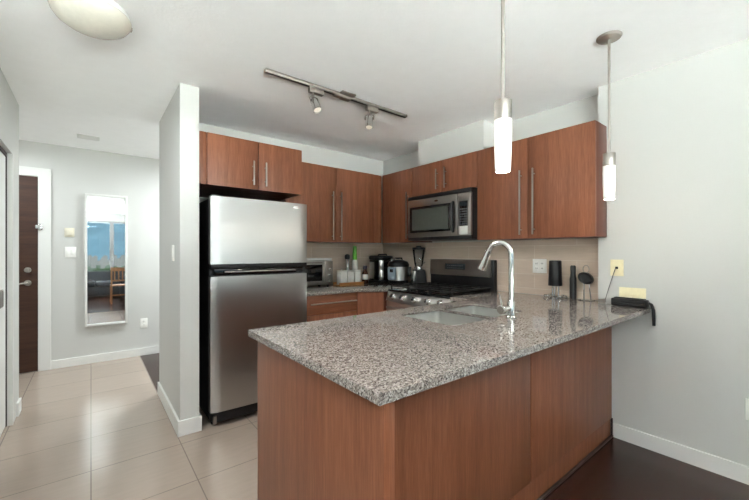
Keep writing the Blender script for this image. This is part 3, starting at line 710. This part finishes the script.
# faucet
fx, fy = 1.80, 1.052
t = thing('kitchen_faucet', 'tall chrome gooseneck kitchen faucet with pull-down spray head', 'faucet', (fx, fy, CT1))
b = B(); lathe(b, [(0.0, CT1 + 0.0005), (0.027, CT1 + 0.0005), (0.027, CT1 + 0.006), (0.021, CT1 + 0.012), (0.0205, CT1 + 0.085), (0.016, CT1 + 0.095), (0.0, CT1 + 0.095)], (fx, fy, 0), 32); part('body', b, M['chrome'], t)
b = B(); pts = []; R_ = 0.068; zc = 1.322 - R_
for z in (1.0, 1.06, 1.12, 1.18): pts.append((fx, fy, z))
for k in range(0, 15):
    a = PI * k / 14 * 0.90; pts.append((fx - 0.10 * R_ * (1 - math.cos(a)), fy + R_ * (1 - math.cos(a)), zc + R_ * math.sin(a)))
tube(b, pts, 0.0145, 16); part('neck', b, M['chrome'], t)
p1 = Vector(pts[-1]); dr = (Vector(pts[-1]) - Vector(pts[-2])).normalized()
mt = Matrix.Translation(p1) @ dr.to_track_quat('Z', 'Y').to_matrix().to_4x4()
b = B(); lathe(b, [(0.0, -0.002), (0.0165, 0.0), (0.017, 0.02), (0.018, 0.035), (0.0245, 0.10), (0.026, 0.113), (0.023, 0.117), (0.0, 0.117)], seg=28, mat=mt); part('spray_head', b, M['chrome'], t)
h0 = Vector((fx - 0.010, fy + 0.004, 0.962)); hd = Vector((-1.0, 0.02, 0)).normalized()
b = B(); cyl(b, h0, h0 + hd * 0.060, 0.014, seg=24); cyl(b, h0 + hd * 0.060, h0 + hd * 0.088, 0.0245, seg=32, bev=0.003); hb = part('handle_hub', b, M['chrome'], t)
b = B(); cyl(b, h0 + hd * 0.0882, h0 + hd * 0.090, 0.0205, seg=28); part('hub_cap', b, M['steeld'], hb)
q = h0 + hd * 0.074
b = B(); tube(b, [q + Vector((0, 0, 0.022)), q + Vector((-0.004, 0.004, 0.05)), q + Vector((-0.014, 0.012, 0.092))], [0.0055, 0.005, 0.0042], 10); part('lever', b, M['chrome'], t)

# ================================================================== FRIDGE
fx0, fx1, fy0 = 0.667, 1.431, 2.70
t = thing('refrigerator', 'stainless steel top-freezer refrigerator with black sides', 'refrigerator', (1.05, 3.05, 0))
b = B(); box(b, fx0 + 0.006, fx1 - 0.004, 2.775, YK - 0.05, 0.045, 1.662, 0.004); part('body', b, M['fridgeside'], t)
def fdoor(z0, z1, scoop):
    n_ = 20; b = B(); poly = []
    for k in range(n_ + 1):
        u = k / n_; xx = fx0 + u * (fx1 - fx0)
        e_ = min(u, 1 - u) * (fx1 - fx0)
        yy = fy0 - 0.010 * (1 - (2 * u - 1) ** 2) + (0.014 * (1 - min(1, e_ / 0.014)) ** 2)
        poly.append((xx, yy))
    poly += [(fx1, 2.768), (fx0, 2.768)]
    prism(b, poly, z0, z1, bev=0.0)
    return b
d = part('freezer_door', fdoor(1.182, 1.672, 0), M['steelf'], t, 'stainless freezer door')
b = B(); lathe(b, [(0.0, 0.0), (0.026, 0.0), (0.026, 0.002), (0.023, 0.004), (0.0, 0.004)], seg=28, mat=Matrix.Translation((1.325, fy0 - 0.0045, 1.635)) @ Matrix.Rotation(PI / 2, 4, 'X') @ Matrix.Diagonal((1, 0.42, 1, 1))); part('badge', b, M['chrome'], d, 'oval chrome badge')
b = B(); box(b, fx0 + 0.004, fx1 - 0.004, fy0 + 0.004, 2.768, 1.150, 1.1815, 0.003); part('handle_grip', b, M['black'], d)
b = B(); box(b, fx0 + 0.03, fx1 - 0.03, fy0 + 0.028, 2.768, 1.098, 1.148, 0.003); part('gap_trim', b, M['blackg'], t)
b = B(); box(b, fx0 + 0.10, fx1 - 0.10, fy0 + 0.012, fy0 + 0.027, 1.118, 1.128, 0.002); part('grip_strip', b, M['steeld'], t)
d = part('fridge_door', fdoor(0.115, 1.092, 1), M['steelf'], t, 'stainless lower door')
b = B(); box(b, fx0 + 0.003, fx1 - 0.003, fy0 + 0.004, 2.768, 1.0925, 1.0975, 0.001); part('top_cap', b, M['black'], d)
b = B(); box(b, fx0 + 0.004, fx1 - 0.004, fy0 + 0.006, 2.768, 0.1105, 0.1145); part('bottom_cap', b, M['black'], d)
b = B(); box(b, fx0 + 0.02, fx1 - 0.02, fy0 + 0.03, 2.774, 0.03, 0.108, 0.004); part('kick_grille', b, M['black'], t)
for xx in (fx0 + 0.02, fx1 - 0.04):
    b = B(); box(b, xx, xx + 0.022, fy0 + 0.012, fy0 + 0.029, 0.028, 0.085, 0.002); part('hinge', b, M['nickel'], t)
for xx in (fx0 + 0.04, fx1 - 0.06):
    for yy in (2.80, YK - 0.12):
        b = B(); cyl(b, (xx, yy, 0.0), (xx, yy, 0.046), 0.018, seg=14); part('foot', b, M['black'], t)
b = B(); box(b, fx0 + 0.01, fx0 + 0.07, 2.72, 2.82, 1.6725, 1.686, 0.004); part('hinge_cover', b, M['black'], t)

# ================================================================== RANGE
ry0, ry1, rx = 1.85, 2.638, 2.262
t = thing('gas_range', 'stainless gas range with black grates and rear control panel', 'stove', (2.58, 2.24, 0))
b = B(); box(b, rx + 0.036, XK - 0.03, ry0, ry1, 0.05, 0.888, 0.003); part('body', b, M['black'], t)
b = B(); box(b, rx - 0.01, rx + 0.029, ry0 + 0.004, ry1 - 0.004, 0.25, 0.795, 0.006); d = part('oven_door', b, M['steel'], t)
b = B(); box(b, rx - 0.012, rx - 0.0105, ry0 + 0.12, ry1 - 0.12, 0.36, 0.66, 0.0005); part('oven_window', b, M['blackg'], d)
b = B(); tube(b, [(rx - 0.05, ry0 + 0.06, 0.745), (rx - 0.055, (ry0 + ry1) / 2, 0.745), (rx - 0.05, ry1 - 0.06, 0.745)], 0.012, 12)
for yy in (ry0 + 0.07, ry1 - 0.07): cyl(b, (rx - 0.01, yy, 0.745), (rx - 0.05, yy, 0.745), 0.008, seg=12)
part('handle', b, M['steel'], d)
b = B(); box(b, rx - 0.01, rx + 0.029, ry0 + 0.004, ry1 - 0.004, 0.06, 0.245, 0.006); part('drawer', b, M['steel'], t)
b = B(); prism(b, [(rx - 0.014, 0.80), (rx - 0.002, 0.80), (rx + 0.034, 0.80), (rx + 0.034, 0.8875), (rx + 0.022, 0.8875), (rx + 0.014, 0.884)], ry0 + 0.001, ry1 - 0.001, mat=Matrix(((1, 0, 0, 0), (0, 0, 1, 0), (0, 1, 0, 0), (0, 0, 0, 1)))); cp = part('control_panel', b, M['steel'], t)
kn = Vector((-0.949, 0, 0.316)); ku = Vector((0.316, 0, 0.949)); km = Vector((rx - 0.0005, 0, 0.842))
for yy in (2.545, 2.41, 2.25, 2.09, 1.945):
    c_ = km + Vector((0, yy, 0))
    b = B(); cyl(b, c_ + kn * 0.0005, c_ + kn * 0.008, 0.029, seg=26, bev=0.002); cyl(b, c_ + kn * 0.008, c_ + kn * 0.036, 0.024, 0.021, seg=26, bev=0.002)
    k_ = part('knob', b, M['chrome'], cp)
    b = B(); tube(b, [c_ + kn * 0.037 - ku * 0.015, c_ + kn * 0.037 + ku * 0.017], 0.002, 8); part('knob_pointer', b, M['black'], k_)
b = B(); box(b, rx + 0.012, 2.875, ry0 + 0.002, ry1 - 0.002, 0.8885, 0.908, 0.004); part('cooktop', b, M['blackg'], t)
for cyy in (2.04, 2.25, 2.45):
    for cxx in ((2.42, 2.70) if cyy != 2.25 else (2.56,)):
        b = B(); lathe(b, [(0.0, 0.9085), (0.048, 0.9085), (0.048, 0.916), (0.036, 0.922), (0.036, 0.927), (0.0, 0.928)], (cxx, cyy, 0), 26); part('burner', b, M['blackm'], t)
for (a, c) in ((1.865, 2.108), (2.114, 2.374), (2.380, 2.624)):
    b = B(); z0, z1 = 0.934, 0.946; g = 0.006
    for yy in (a + g, c - g): box(b, 2.30, 2.85, yy - g, yy + g, z0, z1, 0.002)
    for xx in (2.30 + g, 2.43, 2.572, 2.71, 2.85 - g): box(b, xx - g, xx + g, a + 2 * g, c - 2 * g, z0, z1, 0.002)
    box(b, 2.312, 2.838, (a + c) / 2 - g, (a + c) / 2 + g, z0 - 0.001, z1 - 0.001, 0.002)
    for xx in (2.306, 2.844):
        for yy in (a + g, c - g): box(b, xx - g, xx + g, yy - g, yy + g, 0.9085, z0 + 0.001)
    part('grate', b, M['blackm'], t)
bg = B(); box(bg, 2.885, XK - 0.010, ry0 + 0.004, ry1 - 0.002, 0.889, 1.195, 0.006); bgo = part('backguard', bg, M['black'], t)
b = B(); prism(b, [(2.862, 1.035), (2.8845, 1.035), (2.8845, 1.197), (2.874, 1.197)], ry0 + 0.035, ry1 - 0.012, mat=Matrix(((1, 0, 0, 0), (0, 0, 1, 0), (0, 1, 0, 0), (0, 0, 0, 1)))); part('steel_fascia', b, M['steeld'], bgo)
b = B(); box(b, 2.8625, 2.873, 2.165, 2.415, 1.095, 1.152, 0.001); dp = part('display', b, M['display'], bgo)
b = B()
for k in range(8):
    for j in range(2): box(b, 2.8615, 2.8624, 2.19 + k * 0.026, 2.205 + k * 0.026, 1.104 + j * 0.026, 1.111 + j * 0.026)
part('key_print', b, M['keys'], bgo)
for yy in (ry0 + 0.05, ry1 - 0.05):
    for xx in (rx + 0.07, 2.86):
        b = B(); cyl(b, (xx, yy, 0.0), (xx, yy, 0.05), 0.018, seg=12); part('foot', b, M['black'], t)

# ================================================================== MICROWAVE
my0, my1, mx = 1.856, 2.630, 2.535
t = thing('microwave_oven', 'stainless over-the-range microwave with dark door window', 'microwave', (2.7, 2.24, 1.385))
b = B(); box(b, mx + 0.028, XK - 0.010, my0, my1, 1.384, 1.829, 0.003); part('body', b, M['black'], t)
b = B(); box(b, mx - 0.0, mx + 0.027, my0 + 0.004, my1 - 0.002, 1.790, 1.826, 0.004); part('vent_grille', b, M['black'], t)
b = B(); box(b, mx + 0.004, mx + 0.027, my0 + 0.004, my1 - 0.002, 1.386, 1.414, 0.004); part('bottom_trim', b, M['black'], t)
b = B(); box(b, mx, mx + 0.027, 2.000, my1, 1.416, 1.788, 0.004); d = part('door', b, M['steeld'], t)
b = B(); box(b, mx - 0.0016, mx - 0.0002, 2.045, 2.598, 1.462, 1.715, 0.0006); wf = part('window_frame', b, M['blackg'], d)
b = B(); box(b, mx - 0.003, mx - 0.0018, 2.10, 2.565, 1.482, 1.692, 0.0005); part('window', b, M['mwglass'], wf)
b = B(); tube(b, [(mx - 0.002, 2.045, 1.45), (mx - 0.03, 2.040, 1.49), (mx - 0.042, 2.038, 1.585), (mx - 0.03, 2.040, 1.68), (mx - 0.002, 2.045, 1.72)], [0.013, 0.018, 0.021, 0.018, 0.013], 14); part('handle', b, M['black'], d)
b = B(); lathe(b, [(0.0, 0.0), (0.024, 0.0), (0.022, 0.002), (0.0, 0.002)], seg=24, mat=Matrix.Translation((mx - 0.0001, 2.245, 1.752)) @ Matrix.Rotation(-PI / 2, 4, 'Y') @ Matrix.Diagonal((0.38, 1, 1, 1))); part('badge', b, M['chrome'], d, 'oval chrome badge')
b = B(); box(b, mx, mx + 0.027, my0 + 0.002, 1.998, 1.416, 1.788, 0.004); cp = part('control_panel', b, M['steeld'], t)
b = B(); box(b, mx - 0.0016, mx - 0.0002, 1.888, 1.976, 1.50, 1.715, 0.0005); kp = part('keypad', b, M['blackg'], cp)
b = B()
for i in range(7):
    for j in range(4): box(b, mx - 0.0022, mx - 0.0017, 1.893 + j * 0.021, 1.906 + j * 0.021, 1.510 + i * 0.022, 1.518 + i * 0.022)
part('key_print', b, M['keys'], kp)
b = B(); box(b, mx - 0.0022, mx - 0.0017, 1.895, 1.970, 1.672, 1.705); part('clock_display', b, M['display'], kp)
b = B(); box(b, mx - 0.0016, mx - 0.0002, 1.888, 1.976, 1.424, 1.496, 0.0005); part('sticker', b, M['sticker'], cp, 'pale printed sticker')

# ================================================================== ITEMS ON THE CORNER COUNTER
Z = CT1 + 0.0005
t = thing('toaster_oven', 'grey toaster oven on the counter beside the fridge', 'toaster oven', (1.76, 3.33, Z))
tx0, tx1, ty0, ty1 = 1.53, 2.005, 3.215, 3.478
b = B(); box(b, tx0, tx1, ty0 + 0.012, ty1, Z + 0.018, 1.182, 0.006); part('body', b, M['steel'], t)
b = B(); box(b, tx0 + 0.01, 1.900, ty0, ty0 + 0.0115, Z + 0.03, 1.174, 0.003); d = part('door', b, M['steel'], t)
b = B(); box(b, tx0 + 0.03, 1.875, ty0 - 0.0015, ty0 - 0.0002, Z + 0.06, 1.140, 0.0005); part('door_glass', b, M['blackg'], d)
b = B(); tube(b, [(tx0 + 0.05, ty0 - 0.025, 1.160), (1.86, ty0 - 0.025, 1.160)], 0.006, 10)
for xx in (tx0 + 0.06, 1.83): cyl(b, (xx, ty0, 1.160), (xx, ty0 - 0.025, 1.160), 0.004, seg=8)
part('handle', b, M['steeld'], d)
b = B(); box(b, 1.904, tx1 - 0.003, ty0, ty0 + 0.0115, Z + 0.03, 1.174, 0.003); p_ = part('control_panel', b, M['steeld'], t)
for zz in (1.09, 1.03, 0.97):
    b = B(); cyl(b, (1.953, ty0 - 0.0005, zz), (1.953, ty0 - 0.022, zz), 0.017, 0.014, seg=20, bev=0.002); part('knob', b, M['chrome'], p_)
for xx in (tx0 + 0.04, tx1 - 0.04):
    for yy in (ty0 + 0.04, ty1 - 0.04):
        b = B(); cyl(b, (xx, yy, Z), (xx, yy, Z + 0.019), 0.014, seg=12); part('foot', b, M['black'], t)
b = B(); prism(b, rrect(1.56, 2.0, 3.23, 3.46, 0.03), 1.184, 1.188); 
for (q0, q1, q2, q3) in ((1.56, 2.0, 3.23, 3.235), (1.56, 2.0, 3.455, 3.46), (1.56, 1.565, 3.235, 3.455), (1.995, 2.0, 3.235, 3.455)): box(b, q0, q1, q2, q3, 1.1882, 1.204)
solo('baking_tray', b, M['white'], 'pale flat tray lying on top of the toaster oven', 'tray', (1.78, 3.34, 1.184))
ty = 3.19
t = thing('wooden_tray', 'small light wooden tray under the three white canisters', 'tray', (2.19, ty, Z))
b = B(); box(b, 2.03, 2.35, ty - 0.065, ty + 0.065, Z, Z + 0.012, 0.003); part('base', b, M['bamboo'], t)
b = B(); box(b, 2.03, 2.35, ty - 0.065, ty - 0.056, Z + 0.0122, Z + 0.035, 0.002); box(b, 2.03, 2.35, ty + 0.056, ty + 0.065, Z + 0.0122, Z + 0.035, 0.002); part('rim', b, M['bamboo'], t)
zc0 = Z + 0.0128
def canister(px, label):
    t = thing('canister', label, 'canister', (px, ty, zc0), group='white canisters on the wooden tray')
    b = B(); prism(b, rrect(px - 0.040, px + 0.040, ty - 0.044, ty + 0.044, 0.010), zc0, zc0 + 0.135, bev=0.002); part('body', b, M['white'], t)
    b = B(); prism(b, rrect(px - 0.0405, px + 0.0405, ty - 0.0445, ty + 0.0445, 0.010), zc0 + 0.1365, zc0 + 0.150, bev=0.003); l_ = part('lid', b, M['white'], t)
    b = B(); lathe(b, [(0.0, zc0 + 0.1505), (0.006, zc0 + 0.1505), (0.006, zc0 + 0.158), (0.010, zc0 + 0.163), (0.0, zc0 + 0.168)], (px, ty, 0), 16); part('lid_knob', b, M['white'], l_)
canister(2.098, 'white square canister at the toaster oven end of the wooden tray')
canister(2.19, 'white square canister in the middle of the wooden tray')
canister(2.282, 'white square canister at the dark jar end of the wooden tray')
by = 3.38
t = thing('pepper_mill', 'slim steel grinder with round black top behind the canisters', 'mill', (2.30, by, Z))
b = B(); lathe(b, [(0.0, Z), (0.030, Z), (0.030, Z + 0.05), (0.022, Z + 0.10), (0.020, Z + 0.25), (0.024, Z + 0.275), (0.0, Z + 0.276)], (2.30, by, 0), 24); part('body', b, M['chrome'], t)
b = B(); lathe(b, [(0.0, Z + 0.2765), (0.026, Z + 0.2765), (0.031, Z + 0.30), (0.028, Z + 0.325), (0.012, Z + 0.335), (0.0, Z + 0.336)], (2.30, by, 0), 24); part('top', b, M['black'], t)
t = thing('spray_bottle', 'white bottle with tall bright green cap behind the canisters', 'bottle', (2.405, by, Z))
b = B(); lathe(b, [(0.0, Z), (0.031, Z), (0.033, Z + 0.01), (0.033, Z + 0.25), (0.028, Z + 0.268), (0.0, Z + 0.270)], (2.405, by, 0), 28); part('body', b, M['white'], t)
b = B(); lathe(b, [(0.0, Z + 0.2705), (0.026, Z + 0.2705), (0.025, Z + 0.31), (0.022, Z + 0.40), (0.020, Z + 0.428), (0.0, Z + 0.432)], (2.405, by, 0), 28); part('cap', b, M['green'], t, 'bright green cap')
t = thing('condiment_jar', 'small dark jar with plum cap and white label beside the canisters', 'jar', (2.43, 3.215, Z))
b = B(); lathe(b, [(0.0, Z), (0.034, Z), (0.036, Z + 0.01), (0.036, Z + 0.11), (0.028, Z + 0.135), (0.020, Z + 0.15), (0.020, Z + 0.165), (0.0, Z + 0.165)], (2.43, 3.215, 0), 26); part('body', b, M['amber'], t)
b = B(); lathe(b, [(0.0363, Z + 0.05), (0.0368, Z + 0.052), (0.0368, Z + 0.105), (0.0363, Z + 0.107)], (2.43, 3.215, 0), 26); part('paper_label', b, M['white'], t)
b = B(); cyl(b, (2.43, 3.215, Z + 0.1655), (2.43, 3.215, Z + 0.205), 0.024, seg=24, bev=0.003); part('cap', b, M['purple'], t)
# appliance in the corner
kx, ky = 2.76, 3.33
t = thing('countertop_appliance', 'tall black appliance with stainless front band in the counter corner', 'appliance', (kx, ky, Z))
b = B(); prism(b, rrect(kx - 0.125, kx + 0.125, ky - 0.135, ky + 0.135, 0.07), Z, Z + 0.025, bev=0.004); part('base', b, M['black'], t)
b = B(); prism(b, rrect(kx - 0.12, kx + 0.12, ky - 0.128, ky + 0.128, 0.08), Z + 0.0255, Z + 0.265, bev=0.006); part('body', b, M['blackg'], t)
b = B(); prism(b, rrect(kx - 0.125, kx + 0.125, ky - 0.132, ky + 0.132, 0.08), Z + 0.2655, Z + 0.315, bev=0.016); l_ = part('lid', b, M['black'], t)
b = B(); tube(b, [(kx - 0.07, ky - 0.03, Z + 0.315), (kx - 0.06, ky - 0.03, Z + 0.330), (kx + 0.06, ky - 0.03, Z + 0.330), (kx + 0.07, ky - 0.03, Z + 0.315)], 0.008, 10); part('lid_handle', b, M['black'], l_)
dv = Vector((-0.62, -0.78, 0)).normalized(); sv = Vector((0.78, -0.62, 0))
for z0, z1 in ((0.035, 0.145), (0.149, 0.262)):
    b = B(); pts = []
    cc = Vector((kx, ky, 0)) + dv * 0.075
    for k in range(13):
        a = -0.95 + 1.9 * k / 12; pts.append(cc + dv * 0.070 * math.cos(a) + sv * 0.062 * math.sin(a))
    prism(b, [(p.x, p.y) for p in pts], Z + z0, Z + z1, bev=0.001); part('steel_band', b, M['steel'], t)
b = B(); box(b, kx - 0.1225, kx - 0.1202, ky - 0.02, ky + 0.07, Z + 0.04, Z + 0.24, 0.001); part('side_panel', b, M['steel'], t)
# pressure cooker
px, py = 2.795, 3.055
t = thing('pressure_cooker', 'round stainless electric pressure cooker with black lid and pale panel', 'cooker', (px, py, Z))
b = B(); lathe(b, [(0.0, Z), (0.105, Z), (0.112, Z + 0.01), (0.112, Z + 0.035), (0.0, Z + 0.035)], (px, py, 0), 44); part('base', b, M['black'], t)
b = B(); lathe(b, [(0.0, Z + 0.0355), (0.114, Z + 0.0355), (0.115, Z + 0.19), (0.0, Z + 0.19)], (px, py, 0), 44); part('pot', b, M['steel'], t)
b = B(); lathe(b, [(0.0, Z + 0.1905), (0.124, Z + 0.1905), (0.126, Z + 0.215), (0.108, Z + 0.248), (0.06, Z + 0.266), (0.0, Z + 0.270)], (px, py, 0), 44); l_ = part('lid', b, M['black'], t)
b = B(); tube(b, [(px - 0.05, py + 0.01, Z + 0.262), (px - 0.045, py + 0.01, Z + 0.288), (px + 0.045, py - 0.01, Z + 0.288), (px + 0.05, py - 0.01, Z + 0.262)], 0.010, 10); cyl(b, (px - 0.07, py + 0.04, Z + 0.252), (px - 0.07, py + 0.04, Z + 0.285), 0.012, seg=14); part('lid_handle', b, M['chrome'], l_)
a0 = math.atan2(-0.72, -0.69) - 0.62
rot = Matrix.Translation((px, py, 0)) @ Matrix.Rotation(a0, 4, 'Z')
b = B(); box(b, 0.112, 0.132, -0.055, 0.055, Z + 0.045, Z + 0.185, 0.004, mat=rot); cp = part('control_panel', b, M['bluegrey'], t)
b = B(); box(b, 0.1322, 0.1335, -0.022, 0.022, Z + 0.130, Z + 0.165, 0.0004, mat=rot); part('display', b, M['blackg'], cp)
for s_ in (-1,):
    a1 = math.atan2(-0.72, -0.69) + 1.45
    b = B(); box(b, 0.112, 0.150, -0.03, 0.03, Z + 0.08, Z + 0.19, 0.008, mat=Matrix.Translation((px, py, 0)) @ Matrix.Rotation(a1, 4, 'Z')); part('side_handle', b, M['black'], t)
# blender
bx, by_ = 2.86, 2.79
t = thing('blender', 'blender with glass jar and steel base beside the range', 'blender', (bx, by_, Z))
yaw_ = Matrix.Translation((bx, by_, 0)) @ Matrix.Rotation(-0.45, 4, 'Z')
tb = bmesh.new(); lo = [(-.075, -.085), (.07, -.085), (.07, .085), (-.075, .085)]; hi = [(-.05, -.062), (.055, -.062), (.055, .062), (-.05, .062)]
v0 = [tb.verts.new((p[0], p[1], Z)) for p in lo]; v1 = [tb.verts.new((p[0], p[1], Z + 0.165)) for p in hi]
tb.faces.new(v0[::-1]); tb.faces.new(v1)
for k in range(4): tb.faces.new((v0[k], v0[(k + 1) % 4], v1[(k + 1) % 4], v1[k]))
bmesh.ops.bevel(tb, geom=tb.edges[:], offset=0.008, segments=2, affect='EDGES')
b = B(); _merge(b, tb, yaw_); part('base', b, M['black'], t)
sl = math.atan2(0.025, 0.165)
b = B(); box(b, -0.0785, -0.0745, -0.055, 0.055, 0.012, 0.150, 0.001, mat=yaw_ @ Matrix.Translation((0, 0, Z)) @ Matrix.Translation((-0.0762, 0, 0)) @ Matrix.Rotation(sl, 4, 'Y') @ Matrix.Translation((0.0762, 0, 0))); fp = part('front_panel', b, M['steel'], t)
b = B(); box(b, -0.0815, -0.0788, -0.030, 0.030, 0.035, 0.065, 0.0008, mat=yaw_ @ Matrix.Translation((0, 0, Z)) @ Matrix.Translation((-0.0762, 0, 0)) @ Matrix.Rotation(sl, 4, 'Y') @ Matrix.Translation((0.0762, 0, 0))); part('button_panel', b, M['blackg'], fp)
b = B(); lathe(b, [(0.0, Z + 0.166), (0.050, Z + 0.166), (0.052, Z + 0.18), (0.046, Z + 0.20), (0.0, Z + 0.20)], (bx, by_, 0), 30); part('collar', b, M['chrome'], t)
b = B(); lathe(b, [(0.0, Z + 0.2005), (0.040, Z + 0.2005), (0.047, Z + 0.22), (0.070, Z + 0.385), (0.067, Z + 0.385), (0.043, Z + 0.222), (0.038, Z + 0.206), (0.0, Z + 0.206)], (bx, by_, 0), 30); j = part('jar', b, M['glass'], t)
b = B(); h_ = Vector((0.9, -0.45, 0)).normalized()
pp = [Vector((bx, by_, Z + z)) + h_ * r for r, z in ((0.069, 0.36), (0.10, 0.365), (0.105, 0.34), (0.09, 0.25), (0.053, 0.235))]
tube(b, pp, 0.008, 10); part('jar_handle', b, M['glass'], j)
b = B(); lathe(b, [(0.0, Z + 0.3855), (0.071, Z + 0.3855), (0.073, Z + 0.395), (0.071, Z + 0.410), (0.03, Z + 0.413), (0.028, Z + 0.428), (0.0, Z + 0.430)], (bx, by_, 0), 30); part('lid', b, M['black'], t)
b = B(); lathe(b, [(0.0, Z + 0.006), (0.03, Z + 0.006), (0.045, Z + 0.012), (0.048, Z + 0.012), (0.034, Z), (0.0, Z)], (2.70, 2.80, 0), 26)
solo('spoon_rest', b, M['white'], 'small white dish on the counter between cooker and range', 'dish', (2.70, 2.80, Z))

# ================================================================== ITEMS ON THE PENINSULA
ox, oy = 2.86, 1.298
t = thing('wine_aerator', 'black cylinder raised on a chrome stand below the outlet', 'wine tool', (ox, oy, Z))
b = B(); lathe(b, [(0.0, Z + 0.095), (0.049, Z + 0.095), (0.050, Z + 0.10), (0.044, Z + 0.288), (0.040, Z + 0.293), (0.0, Z + 0.293)], (ox, oy, 0), 32); part('canister', b, M['black'], t)
b = B()
for a in (0.6, 2.7, 4.8):
    x_, y_ = ox + 0.024 * math.cos(a), oy + 0.024 * math.sin(a); cyl(b, (x_, y_, Z + 0.012), (x_, y_, Z + 0.0948), 0.0045, seg=10)
part('stem', b, M['chrome'], t)
b = B(); lathe(b, [(0.0, Z), (0.036, Z), (0.036, Z + 0.006), (0.030, Z + 0.012), (0.0, Z + 0.012)], (ox, oy, 0), 28)
for a in (0.9, 2.2, 4.0, 5.4):
    cx, cy = ox + 0.062 * math.cos(a), oy + 0.062 * math.sin(a)
    tube(b, [(cx + 0.024 * math.cos(q * PI / 8), cy + 0.024 * math.sin(q * PI / 8), Z + 0.012 + 0.008 * math.sin(q * PI / 4)) for q in range(16)], 0.0032, 8, closed=True)
part('base', b, M['chrome'], t)
b = B(); lathe(b, [(0.0, Z), (0.022, Z), (0.0235, Z + 0.006), (0.0235, Z + 0.155), (0.020, Z + 0.175), (0.0185, Z + 0.19), (0.0185, Z + 0.248), (0.014, Z + 0.256), (0.0, Z + 0.256)], (2.895, 1.180, 0), 28)
solo('electric_corkscrew', b, M['black'], 'slim black cylinder standing by the backsplash between two stands', 'corkscrew', (2.895, 1.180, Z))
cx, cy = 2.885, 1.082
t = thing('gadget_stand', 'small clear stand holding a black disc with a wire ring on top', 'stand', (cx, cy, Z))
b = B(); cyl(b, (cx - 0.01, cy + 0.012, Z + 0.005), (cx - 0.01, cy + 0.012, Z + 0.135), 0.0045, seg=12); cyl(b, (cx + 0.004, cy - 0.030, Z + 0.005), (cx - 0.004, cy - 0.018, Z + 0.135), 0.0035, seg=12); part('stem', b, M['chrome'], t)
b = B(); prism(b, rrect(cx - 0.03, cx + 0.03, cy - 0.05, cy + 0.05, 0.015), Z, Z + 0.005); part('base', b, M['glass'], t)
mt = Matrix.Translation((cx - 0.012, cy, Z + 0.165)) @ Matrix.Rotation(0.55, 4, 'X') @ Matrix.Rotation(PI / 2, 4, 'Y')
b = B(); lathe(b, [(0.0, -0.028), (0.032, -0.028), (0.042, -0.016), (0.043, 0.012), (0.034, 0.026), (0.0, 0.028)], seg=28, mat=mt @ Matrix.Diagonal((0.95, 1.25, 1, 1))); d = part('disc', b, M['black'], t)
b = B(); tube(b, [(cx - 0.012, cy - 0.002 + 0.021 * math.cos(q * PI / 8), Z + 0.232 + 0.028 * math.sin(q * PI / 8)) for q in range(16)], 0.003, 8, closed=True); part('ring', b, M['nickel'], t)
t = thing('network_box', 'black wireless box lying at the wall end of the granite counter', 'network device', (2.765, 0.79, Z))
rot = Matrix.Translation((2.768, 0.777, Z)) @ Matrix.Rotation(-0.03, 4, 'Z')
b = B(); box(b, -0.036, 0.034, -0.098, 0.098, 0.002, 0.052, 0.008, 3, mat=rot); bd = part('body', b, M['black'], t)
b = B(); box(b, -0.0375, -0.0362, -0.085, 0.085, 0.022, 0.026, 0.0005, mat=rot); part('front_strip', b, M['blackg'], bd)
b = B(); box(b, -0.02, 0.02, -0.085, 0.085, 0.0525, 0.058, 0.002, mat=rot); part('top_vent', b, M['blackm'], bd)
b = B()
pts = [(XR - 0.012, 0.863, 1.16), (XR - 0.022, 0.867, 1.155), (XR - 0.024, 0.88, 1.11), (XR - 0.026, 0.905, 1.02), (XR - 0.03, 0.922, 0.95), (XR - 0.04, 0.925, 0.925), (XR - 0.055, 0.915, 0.918)]
tube(b, pts, 0.0022, 8); solo('telephone_wire', b, M['cord'], 'thin grey wire hanging from the yellowed jack to the counter', 'wire', (XR - 0.03, 0.89, 0.92))
b = B(); pts = []
for k in range(60):
    a = k * 0.55; pts.append((2.745 + 0.022 * math.cos(a), 0.930 + 0.020 * math.sin(a), Z + 0.006 + 0.0005 * k + 0.004 * math.sin(a * 0.7)))
tube(b, pts, 0.003, 8); solo('cable_coil', b, M['nickel'], 'small loose coil of silvery cable beside the black box', 'cable', (2.745, 0.93, Z))
b = B(); pts = [(2.79, 0.695, Z + 0.028), (2.789, 0.680, Z + 0.034), (2.787, 0.665, Z + 0.025), (2.786, 0.656, Z - 0.01), (2.786, 0.654, Z - 0.06), (2.786, 0.653, Z - 0.108)]
tube(b, pts, [0.006, 0.008, 0.009, 0.0095, 0.0095, 0.0085], 10); solo('power_cable', b, M['black'], 'thick black cable end hanging over the counter edge at the wall', 'cable', (2.786, 0.654, Z - 0.108))
b = B(); pts = [(2.772, 0.692, Z + 0.02), (2.775, 0.684, Z + 0.026), (2.778, 0.680, Z + 0.012), (2.772, 0.6935, Z + 0.008)]
tube(b, pts, 0.003, 8); solo('cable_clip', b, M['nickel'], 'tiny silver cable end at the counter corner beside the black cable', 'cable', (2.775, 0.686, Z))

for o in bpy.data.objects:
    if '_off' in o: del o['_off']
